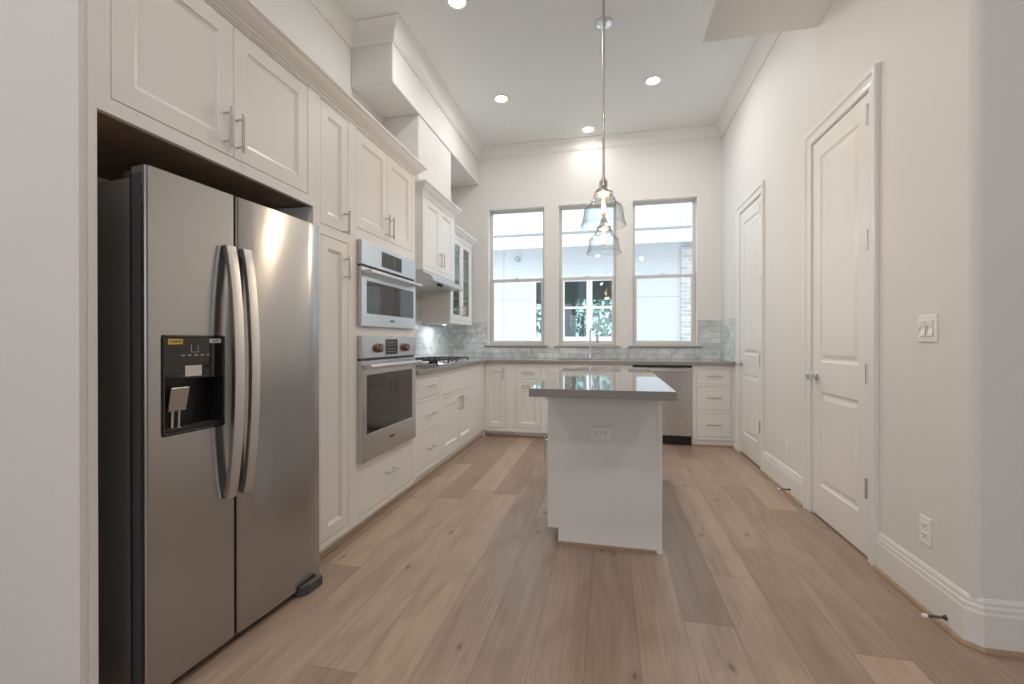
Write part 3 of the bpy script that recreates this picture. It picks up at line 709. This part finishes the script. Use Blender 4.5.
# dishwasher
dw = empty('dishwasher', (0,0,0), 0, 'stainless steel dishwasher under the back counter', 'dishwasher')
MB(BACK).box((K3+.004, BB+.03, .105), (K4-.004, BF-.005, .868)).build('dishwasher_tub', M['casegrey'], dw)
dd = MB(BACK).box((K3+.006, BF-.0048, .108), (K4-.006, BF+.020, .846)).build('dishwasher_door', M['steel'], dw, bevel=.003, seg=2)
mb = MB(BACK); mb.box((K3+.02, BF+.020, .802), (K4-.02, BF+.050, .828)); mb.build('handle', M['steel_h'], dd, bevel=.005, seg=2)
MB(BACK).box((K3+.006, BF-.0048, .8465), (K4-.006, BF+.016, .866)).build('control_strip', M['black'], dw)
MB(BACK).box((K3+.004, BB+.03, 0), (K4-.004, BF-.04, .104)).build('toe_kick', M['black'], dw)
e = empty('back_drawer_cabinet', (0,0,0), 0, 'white three-drawer base cabinet between dishwasher and far door', 'cabinet')
K5 = XR-.0225
hs = [(.928, 1.276, .676, .836), (.928, 1.276, .395, .648), (.928, 1.276, .108, .362)]
carcass(BACK, e, (K4+.0005, K5, .075, ZCAB), hs, BF, BB, toe=TOE*.35)
for r in hs:
    d = shaker(BACK, (r[0]+.003, r[1]-.003, r[2]+.003, r[3]-.003), BF-.0005, .019, e, 'drawer', fw=0); bar_pull(BACK, d, 1.102, (r[2]+r[3])/2+.006, BF-.0005, .15, False)
MB(BACK).box((K5+.0003, BB, 0), (XR-.0015, BF-.0, ZCAB)).build('filler_strip', M['cab'], e)
struct(MB().sweep([(F-.0, YF+TOE), (K3, YF+TOE)], [(0, 0), (.014, 0), (.012, .012), (.006, .017), (0, .018)]).build('trim_9', M['shoe']), 'oak shoe moulding under the back cabinets')
struct(MB().sweep([(K4, YF+TOE*.35), (K5, YF+TOE*.35)], [(0, 0), (.014, 0), (.012, .012), (.006, .017), (0, .018)]).build('trim_10', M['shoe']), 'oak shoe moulding under the drawer cabinet by the far door')

# countertop: continuous L with a cut-out for the sink
SK = (-.60, .145, 5.225, 5.585)      # sink opening
ct = MB()
Z0, Z1 = .8745, .914
def lcell(x0, x1, y0, y1): ct.box((x0, y0, Z0), (x1, y1, Z1))
us = [XL+.0125, F+.028, SK[0], SK[1], XR-.0115]; vs = [T1+.001, YF-.028, SK[2], SK[3], YB-.0125]
sol = {}
for i in range(4):
    for j in range(4):
        sol[i, j] = (i == 0 or j > 0) and not (i == 2 and j == 2)
cache = {}
def V(i, j, k):
    if (i, j, k) not in cache: cache[i, j, k] = ct.v((us[i], vs[j], (Z0, Z1)[k]))
    return cache[i, j, k]
for (i, j), s in sol.items():
    if not s: continue
    for k in (0, 1): ct.face([V(i,j,k), V(i+1,j,k), V(i+1,j+1,k), V(i,j+1,k)])
    for di, dj, ed in ((-1,0,((i,j),(i,j+1))), (1,0,((i+1,j),(i+1,j+1))), (0,-1,((i,j),(i+1,j))), (0,1,((i,j+1),(i+1,j+1)))):
        if not sol.get((i+di, j+dj), False):
            (a, b), (c_, d_) = ed; ct.face([V(a,b,0), V(c_,d_,0), V(c_,d_,1), V(a,b,1)])
tag(ct.build('countertop', M['stone'], bevel=.002), 'continuous grey quartz countertop running along the left and back walls', 'countertop')
# sink and faucet
sk = MB(); t_ = .004; x0, x1, y0, y1 = SK; zf = .70
sk.box((x0+.001, y0+.001, zf), (x1-.001, y1-.001, zf+t_))
for a, b in (((x0+.001, y0+.001), (x0+.001+t_, y1-.001)), ((x1-.001-t_, y0+.001), (x1-.001, y1-.001)), ((x0+.005, y0+.001), (x1-.005, y0+.001+t_)), ((x0+.005, y1-.001-t_), (x1-.005, y1-.001))):
    sk.box((a[0], a[1], zf+t_), (b[0], b[1], .902))
tag(sk.build('sink', M['steel_h']), 'undermount steel sink set in the back counter under the middle window', 'sink')
fx, fy = -.224, 5.635
fa = empty('faucet', (fx, fy, .9145), 0, 'tall chrome pull-down kitchen faucet in front of the middle window', 'faucet')
mb = MB(); mb.lathe([(.001, 0), (.030, 0), (.030, .006), (.024, .010), (.022, .10), (.018, .112), (.0125, .125), (.0125, .13)], (0,0,0), 20); mb.build('faucet_base', M['chrome'], fa, smooth=True)
pts = [(0,0,.12), (0,0,.30)] + [(.045-.045*math.cos(a), -.0-.10*(1-math.cos(a))*.5*1.0, .33+.055*math.sin(a)) for a in (PI*i/10 for i in range(11))] + [(.09, -.10, .29)]
MB().tube(pts, .0105, 12).build('spout', M['chrome'], fa, smooth=True)
MB().tube([(.09, -.10, .30), (.092, -.102, .215), (.092, -.102, .20)], [.013, .016, .013], 12).build('spray_head', M['nickel'], fa, smooth=True)
mb = MB(); mb.tube([(.018, 0, .068), (.050, -.006, .072)], .012, 12); mb.tube([(.050, -.006, .072), (.115, -.012, .098)], [.009, .006], 10); mb.build('lever', M['chrome'], fa, smooth=True)

# cooktop
CX0, CX1, CY0, CY1 = -1.985, -1.490, 3.78, 4.69
ck = empty('gas_cooktop', ((CX0+CX1)/2, (CY0+CY1)/2, .9145), 0, 'stainless gas cooktop with black cast-iron grates, in the left counter', 'cooktop')
hx, hy = (CX1-CX0)/2, (CY1-CY0)/2
MB().box((-hx, -hy, 0), (hx, hy, .009)).build('cooktop_surface', M['steel_h'], ck, bevel=.003)
for gx, gy in ((-.12, -.30), (.12, -.30), (0, 0), (-.12, .30), (.12, .30)):
    MB().lathe([(.001, .0092), (.045, .0092), (.045, .020), (.030, .024), (.030, .031), (.001, .033)], (gx, gy, 0), 18).build('burner', M['iron'], ck, smooth=True)
for gy in (-.302, 0, .302):
    g = MB(); h_ = .147; z_ = .043; r_ = .0065
    for s in (-1, 1):
        g.tube([(-hx+.03, gy+s*h_, z_), (hx-.03, gy+s*h_, z_)], r_, 6)
        g.tube([(s*(hx-.03), gy-h_, z_), (s*(hx-.03), gy+h_, z_)], r_, 6)
        for q in (-1, 1): g.tube([(s*(hx-.03), gy+q*h_, .0092), (s*(hx-.03), gy+q*h_, z_+.004)], r_*1.2, 6)
    g.tube([(-hx+.03, gy, z_), (hx-.03, gy, z_)], r_, 6)
    for x in (-.12, 0, .12): g.tube([(x, gy-h_, z_), (x, gy+h_, z_)], r_, 6)
    g.build('grate', M['iron'], ck)
for i in range(5): MB().lathe([(.001, .0092), (.019, .0092), (.017, .030), (.001, .031)], (.222, -.26+i*.13, 0), 14).build('knob', M['nickel'], ck, smooth=True)

# ================================================================== UPPER CABINETS
HF = -1.66
hcab = empty('hood_cabinet', (0,0,0), 0, 'white two-door wall cabinet above the range hood', 'cabinet')
H0, H1, HZ0, HZ1 = 3.80, 4.66, 1.796, 2.517
hh = (3.838, 4.622, 1.836, 2.480)
carcass(LEFT, hcab, (H0, H1, HZ0, HZ1), [hh], HF, XL+.0125)
um = (hh[0]+hh[1])/2
for a, b, hu in ((hh[0]+.003, um-.0015, um-.034), (um+.0015, hh[1]-.003, um+.034)):
    d = shaker(LEFT, (a, b, hh[2]+.003, hh[3]-.003), HF-.0005, .019, hcab, fw=.062); bar_pull(LEFT, d, hu, 1.945, HF-.0005, .145)
def cab_crown(f0, y0, y1, z, parent, h=.075, d=.062):
    pr = [(0, z), (.006, z), (.006, z+.012), (.016, z+.018), (.030, z+.030), (.046, z+.052), (d-.006, z+.056), (d, z+.062), (d, z+h), (0, z+h)]
    return MB().sweep([(XL+.013, y0), (f0, y0), (f0, y1), (XL+.013, y1)], pr).build('crown', M['cab'], parent)
cab_crown(HF, H0, H1, HZ1+.0003, hcab)
# hood
hd_ = empty('range_hood', (0,0,0), 0, 'slim stainless under-cabinet range hood over the cooktop', 'range hood')
mb = MB(LEFT); mb.prism([(XL+.013, 1.7955), (HF-.004, 1.7955), (HF+.004, 1.772), (-1.590, 1.748), (-1.566, 1.728), (-1.560, 1.690), (XL+.013, 1.672)], H0+.002, H1-.002, 'u'); mb.build('hood_body', M['steel_h'], hd_, bevel=.002)
for k in (0, 1): 
    kb = MB(); kb.lathe([(.001, 0), (.015, 0), (.013, -.022), (.001, -.022)], (-1.60, 4.03+k*.075, 1.6875), 12); kb.build('hood_knob', M['black'], hd_, smooth=True)
# glass cabinet
GF = -1.71
gc = empty('glass_cabinet', (0,0,0), 0, 'white wall cabinet with two glazed doors and shelves beside the hood', 'cabinet')
G0, G1, GZ0, GZ1 = 4.6605, 5.440, 1.338, 2.350
mb = plate(LEFT, (G0, G1, GZ0, GZ1), [(G0+.035, G1-.035, GZ0+.035, GZ1-.035)], GF-.02, GF)
nb = XL+.0125
mb.box((G0, nb, GZ0), (G0+.018, GF-.0205, GZ1)); mb.box((G1-.018, nb, GZ0), (G1, GF-.0205, GZ1)); mb.box((G0+.018, nb, GZ0), (G1-.018, GF-.0205, GZ0+.018)); mb.box((G0+.018, nb, GZ1-.018), (G1-.018, GF-.0205, GZ1)); mb.box((G0+.018, nb, GZ0+.018), (G1-.018, nb+.008, GZ1-.018))
mb.build('cabinet_body', M['cab'], gc)
for z in (1.62, 1.87, 2.12): MB(LEFT).box((G0+.019, nb+.009, z), (G1-.019, GF-.035, z+.016)).build('shelf', M['insidecab'], gc)
um = (G0+G1)/2
for a, b, hu in ((G0+.038, um-.0015, um-.028), (um+.0015, G1-.038, um+.028)):
    d = plate(LEFT, (a, b, GZ0+.038, GZ1-.038), [(a+.058, b-.058, GZ0+.100, GZ1-.100)], GF-.0195, GF-.0005).build('door', M['cab'], gc, bevel=.0015)
    MB(LEFT).box((a+.0575, GF-.012, GZ0+.0995), (b-.0575, GF-.009, GZ1-.0995)).build('glass', M['cabglass'], d)
    bar_pull(LEFT, d, hu, 1.485, GF-.0005, .13)
tag(gc)
MB().sweep([(GF, G0+.001), (GF, G1), (XL+.013, G1)], [(0, GZ1+.0003), (.006, GZ1+.0003), (.006, GZ1+.012), (.016, GZ1+.018), (.030, GZ1+.030), (.046, GZ1+.052), (.056, GZ1+.056), (.062, GZ1+.062), (.062, GZ1+.075), (0, GZ1+.075)]).build('crown', M['cab'], gc)

uc_ = empty('under_cabinet_light', (-1.86, 4.86, 1.3375), 0, 'small puck light under the glass-door wall cabinet', 'light')
MB().lathe([(.001, 0), (.036, 0), (.036, -.010), (.028, -.012), (.001, -.012)], (0,0,0), 20).build('lamp_housing', M['white'], uc_, smooth=True)
MB().lathe([(.001, -.0125), (.024, -.0125), (.024, -.014), (.001, -.014)], (0,0,0), 16).build('lens', M['coollamp'], uc_)
light('puck_glow', 'AREA', (0, 0, -.018), (0,0,0), 2.2, (.86,.94,1.0), .05, parent=uc_)
# ================================================================== ISLAND
# the island stands about a degree off the run of the cabinets
IX0, IX1, IY0, IY1 = -.335, .281, 2.486, 3.86
ix, iy = 0.0, 2.486
isl = empty('kitchen_island', (ix, iy, 0), math.radians(-.5), 'white kitchen island with a grey quartz top, centre of the room', 'kitchen island')
mb = MB(); bx0, bx1, by0, by1 = IX0, IX1, 0, IY1-iy
# end panel with the toe notch on its left
mb.prism([(bx0, .089), (bx0, ZCAB), (bx1, ZCAB), (bx1, .0), (bx0+.060, 0), (bx0+.060, .089)], 0, .020, 'n')
mb.box((bx1-.019, .0205, 0), (bx1-.0002, by1, ZCAB))
mb.prism([(bx0, .089), (bx0, ZCAB), (bx1, ZCAB), (bx1, .0), (bx0+.060, 0), (bx0+.060, .089)], by1, by1+.020, 'n')
mb.box((bx0+.022, .0205, .089), (bx1-.020, by1-.0005, ZCAB-.001)); mb.box((bx0+.060, .0205, 0), (bx1-.020, by1-.0005, .0885))
mb.build('island_body', M['cab'], isl)
st = MB(); st.box((bx1-.028, -.004, 0), (bx1, -.0002, ZCAB)); st.build('corner_strip', M['cab'], isl)
sh = MB(); sh.box((bx0+.060, -.014, 0), (bx1-.0285, -.0003, .017)); sh.build('shoe_molding', M['shoe'], isl)
ILF = lambda u, n, z: (bx0-n, u, z)
for a, b, kind in ((.03, .48, 'a'), (.50, .94, 'b'), (.96, 1.35, 'c')):
    fr_ = shaker(lambda u, n, z: (bx0-n, u, z), (a, b, .70, .855), .0, .0215, isl, 'drawer', fw=0); bar_pull(ILF, fr_, (a+b)/2, .79, 0, .14, False)
    fd = shaker(lambda u, n, z: (bx0-n, u, z), (a, b, .105, .685), .0, .0215, isl, 'door', fw=.058); bar_pull(ILF, fd, a+.085 if kind == 'a' else b-.035, .503 if kind == 'a' else .60, 0, .14)
tag(MB().box((-.365, 2.068-iy, .8745), (.300, 3.895-iy, .914)).build('island_countertop', M['quartz_island'], bevel=.0025, seg=2), 'polished grey quartz top overhanging the near end of the island', 'countertop')
bpy.data.objects['island_countertop'].location = (ix, iy, 0); bpy.data.objects['island_countertop'].rotation_euler = (0, 0, math.radians(-.5))

# ================================================================== OUTLETS AND SWITCHES
def outlet(name, f, u, z, horizontal=False, label='', w=.072, h=.116, mt='white'):
    """f maps local (u,n,z) with n=0 on the wall"""
    e = empty(name, (0,0,0), 0, label, 'outlet')
    def g(a, n, b): return f(u+(b if horizontal else a), n, z+(a if horizontal else b))
    mb = MB(g); rect_rings(mb, -w/2, w/2, -h/2, h/2, [(0, .0005), (0, .004), (.003, .0055), (.004, .0055)]); mb.build('cover_plate', M[mt], e)
    for s in (-1, 1):
        r = MB(g); rect_rings(r, -.017, .017, s*.021-.0145, s*.021+.0145, [(0, .0050), (0, .0072), (.002, .0078)]); rec = r.build('receptacle', M[mt], e, bevel=.001)
        q = MB(g); q.box((-.008, .0078, s*.021-.001), (-.0055, .0082, s*.021+.008)); q.box((.0055, .0078, s*.021-.001), (.008, .0082, s*.021+.008)); q.box((-.002, .0078, s*.021-.010), (.002, .0082, s*.021-.006)); q.build('slots', M['ink'], rec)
    mb = MB(g); mb.box((-.002, .0055, -.002), (.002, .0062, .002)); mb.build('screw', M['nickel'], e)
    return e
RW = lambda u, n, z: (XR-n, u, z)
outlet('wall_outlet', RW, 2.213, .333, False, 'white wall outlet above the baseboard near the right corner')
outlet('wall_outlet', RW, 3.700, .335, False, 'white wall outlet above the baseboard between the two doors')
outlet('backsplash_outlet', lambda u, n, z: (u, YB-.010-n, z), -1.075, .978, True, 'grey-white outlet in the tiles under the left window', mt='greyplate')
oi = outlet('island_outlet', lambda u, n, z: (ix+u, iy-n-.0002, z), -.040, .632, True, 'white outlet set sideways in the near end of the island')
e = empty('light_switch', (0,0,0), 0, 'white double rocker light switch on the right wall', 'light switch')
g = lambda a, n, b: (XR-n, 2.205+a, 1.192+b)
mb = MB(g); rect_rings(mb, -.058, .058, -.058, .058, [(0, .0005), (0, .004), (.003, .0055), (.004, .0055)]); mb.build('cover_plate', M['white'], e)
for s in (-1, 1):
    mb = MB(g); mb.prism([(.0056, -.033), (.0115, -.033), (.0065, 0), (.0095, .033), (.0056, .033)], s*.023-.0155, s*.023+.0155, 'u'); mb.build('rocker', M['white'], e, bevel=.001)
# door stops on the baseboards
def door_stop(y, label):
    e = empty('door_stop', (XR-.0165, y, .045), 0, label, 'door stop', 'spring door stops on the baseboards')
    mb = MB(); mb.lathe([(.001, 0), (.011, 0), (.009, -.005), (.005, -.008), (.001, -.008)], (0,0,0), 12, 'x'); mb.build('mounting_plate', M['darkgrey'], e)
    pts = [(-.006-.058*i/120, .0048*math.cos(i*.95), .0048*math.sin(i*.95)) for i in range(121)]
    MB().tube(pts, .0011, 5).build('spring', M['darkgrey'], e)
    MB().lathe([(.001, -.063), (.007, -.063), (.0075, -.077), (.005, -.080), (.001, -.080)], (0,0,0), 12, 'x').build('rubber_tip', M['white'], e)
    return e
door_stop(2.075, 'dark spring door stop on the baseboard by the right corner')
door_stop(3.62, 'dark spring door stop on the baseboard between the doors')

# ================================================================== CEILING LIGHTS AND PENDANTS
CANL = ['recessed ceiling light nearest the soffit, at the top edge', 'recessed ceiling light between the soffit and the pendant rods', 'recessed ceiling light right of the pendant rods', 'recessed ceiling light nearest the back wall, above the middle window']
for (x, y), l in zip(CANS, CANL):
    e = empty('recessed_light', (x, y, ZC), 0, l, 'ceiling light', 'recessed ceiling lights')
    MB().lathe([(.088, -.0003), (.088, -.004), (.078, -.007), (.066, -.004), (.060, -.0003)], (0,0,0), 32, closedprof=True).build('trim_ring', M['white'], e, smooth=True)
    MB().lathe([(.001, -.0012), (.058, -.0012), (.058, -.0035), (.001, -.0035)], (0,0,0), 28).build('lens', M['lamp'], e)
    light('lamp_glow', 'AREA', (0, 0, -.012), (0,0,0), CAN_E*(.3 if y > 5 else .8 if x < 0 else 1.5), CAN_C, .11, parent=e)
def pendant(x, y, zb, label):
    """zb: rim of the glass shade"""
    e = empty('pendant_light', (x, y, ZC), 0, label, 'pendant light', 'pendant lights over the island')
    b = zb-ZC
    MB().lathe([(.001, -.0003), (.066, -.0003), (.066, -.010), (.058, -.022), (.020, -.028), (.010, -.045), (.001, -.045)], (0,0,0), 28).build('canopy', M['chrome'], e, smooth=True)
    MB().tube([(0,0,-.045), (0,0,b+.29)], .0075, 10).build('rod', M['nickel'], e, smooth=True)
    MB().lathe([(.001, b+.295), (.012, b+.295), (.014, b+.275), (.025, b+.272), (.027, b+.240), (.030, b+.232), (.034, b+.228), (.058, b+.205), (.060, b+.190), (.056, b+.190), (.053, b+.203), (.030, b+.222), (.001, b+.222)], (0,0,0), 28).build('socket_cap', M['nickel'], e, smooth=True)
    # bell glass with a narrow neck and a wide flared skirt
    o = [(.050, .198), (.056, .182), (.066, .170), (.0715, .160), (.0735, .157), (.0725, .152), (.080, .140), (.098, .126), (.110, .117), (.1155, .108), (.1175, .100), (.121, .072), (.1235, .055), (.125, .052), (.1245, .048), (.130, .025), (.137, .005), (.1395, .002), (.138, -.002)]
    prof = [(r, b+z) for r, z in o] + [(r-.003, b+z) for r, z in reversed(o)]
    MB().lathe(prof, (0,0,0), 40, closedprof=True).build('glass_shade', M['shadeglass'], e, smooth=True)
    MB().lathe([(.001, b+.222), (.014, b+.220), (.016, b+.170), (.0165, b+.075), (.012, b+.060), (.001, b+.056)], (0,0,0), 16).build('bulb', M['bulbglass'], e, smooth=True)
    fl = MB()
    for k in range(6):
        a = 2*PI*k/6; fl.tube([(.0075*math.cos(a), .0075*math.sin(a), b+.080), (.006*math.cos(a+.4), .006*math.sin(a+.4), b+.185)], .0013, 5)
    fl.build('filament', M['filament'], e)
    light('bulb_glow', 'POINT', (0, 0, b+.125), (0,0,0), 18, (1, .95, .89), .011, parent=e)
    return e
pendant(-.030, 2.78, 1.845, 'nearer glass pendant light over the island, its rod running out of view')
pendant(-.036, 3.62, 1.838, 'farther and smaller-looking glass pendant light, its chrome canopy in view')

# ================================================================== OUTSIDE
struct(MB().box((-14, 5.86, -.6), (14, 24, -.5)).build('ground', M['paving']), 'paving between the houses')
struct(MB().box((-14, -12, -.6), (14, -3.7, -.5)).build('ground_rear', M['paving']), 'paving behind the camera')
nb_ = empty('neighbour_house', (0, 9.1, -.5), 0, 'white panelled house seen through the kitchen windows', 'house')
f = lambda u, n, z: (u, -n, z+.5)     # z in world heights
NW = [(-1.515, -.955), (-.925, -.385), (-.365, .175)]; NZ = (1.17, 2.40)
wl = plate(f, (-6, 1.375, -.5, 3.3), [(a, b, *NZ) for a, b in NW], -.20, 0); wl.build('wall', M['stucco'], nb_)
jt = MB(f)
for u in (-4.0, -2.15): jt.box((u-.006, 0, 0), (u+.006, .003, 3.0))
for zz in (2.0, ): jt.box((-6, 0, zz-.006), (NW[0][0]-.05, .003, zz+.006)); jt.box((NW[2][1]+.05, 0, zz-.006), (1.37, .003, zz+.006))
jt.build('panel_joint', M['joint'], nb_)
up = MB(f); up.box((-6, -.2, 3.305), (6, .50, 7.2)); up.build('upper_wall', M['stucco'], nb_)
fa_ = MB(f); fa_.box((-6, .5002, 2.945), (6, .56, 3.17)); fa_.box((-6, .0005, 2.945+.30), (6, .4998, 3.3)); fa_.build('fascia', M['stucco2'], nb_)
jt = MB(f)
for u in (-4.2, -2.16, -.4, 1.31, 3.2): jt.box((u-.005, .5, 3.18), (u+.005, .503, 7))
jt.box((-6, .5, 3.175), (6, .503, 3.187))
jt.build('panel_joint', M['joint'], nb_)
for i, (a, b) in enumerate(NW):
    w = plate(f, (a, b, *NZ), [(a+.045, b-.045, NZ[0]+.05, 1.79), (a+.045, b-.045, 1.83, NZ[1]-.05)], -.10, .015).build('window_frame', M['nbframe'], nb_)
    MB(f).box((a+.044, -.05, NZ[0]+.049), (b-.044, -.044, NZ[1]-.049)).build('pane', M['nbglass'], w)
MB(f).box((NW[0][0]-.05, .0005, NZ[0]-.03), (NW[2][1]+.05, .035, NZ[0]-.0005)).build('window_ledge', M['nbframe'], nb_)
# the neighbour's room behind the glass, open at the far side
rm = MB(f)
plate(f, (-3.2, 2.2, 0, 3.2), [(-2.5, -1.3, .9, 2.2), (-.9, .9, .2, 2.3)], -3.6, -3.5, rm)
rm.box((-3.3, -3.5, 0), (-3.2, -.21, 3.2)); rm.box((2.2, -3.5, 0), (2.3, -.21, 3.2)); rm.box((-3.2, -3.5, -.1), (2.2, -.21, 0)); rm.box((-3.2, -3.5, 3.0), (2.2, -.21, 3.1))
rm.build('room_shell', M['dimwall'], nb_)
# brick pier
bk = MB(f); bk.box((1.376, -.2, -.5), (3.2, .06, 2.944)); tag_b = bk.build('brick_pier', M['brick'], nb_); lab(tag_b, 'pale brick pier at the right of the white wall')
def porch(u, z, label):
    e = empty('porch_light', (u, 9.1, z), 0, label, 'porch light')
    ff = lambda a, n, b: (a, -n, b)
    MB().lathe([(.001, -.0005), (.060, -.0005), (.060, -.030), (.045, -.045), (.001, -.047)], (0,0,0), 20, 'y').build('lamp_housing', M['joint'] if u < 0 else M['nbframe'], e, smooth=True)
porch(-1.86, 2.84, 'small round fixture high on the white wall outside the left window')
porch(.63, 2.76, 'small round fixture high on the white wall outside the right window')
# tree beyond the neighbour's house, glimpsed through its rooms
tr_ = empty('garden_tree', (-.8, 15.0, -.5), 0, 'leafy green tree seen through the neighbouring house', 'tree')
MB().tube([(0,0,0), (.05,.02,1.2), (-.05,0,2.4)], [.12, .09, .05], 8).build('trunk', M['bark'], tr_, smooth=True)
fo = MB()
for k in range(900):
    a = random.random()*2*PI; ph = math.acos(2*random.random()-1); r = 1.5*(random.random()**.35)
    c_ = Vector((r*math.sin(ph)*math.cos(a)*1.3, r*math.sin(ph)*math.sin(a), 2.3+r*math.cos(ph)*.95))
    d1_ = Vector((random.uniform(-1,1), random.uniform(-1,1), random.uniform(-1,1))).normalized(); d2_ = d1_.orthogonal().normalized(); s = .13
    fo.face([fo.v(tuple(c_+d1_*s)), fo.v(tuple(c_+d2_*s*.5)), fo.v(tuple(c_-d1_*s)), fo.v(tuple(c_-d2_*s*.5))])
me = bpy.data.meshes.new('foliage'); fo.bm.to_mesh(me); fo.bm.free(); me.materials.append(M['leafm']); o = bpy.data.objects.new('foliage', me); COL.objects.link(o); o.parent = tr_
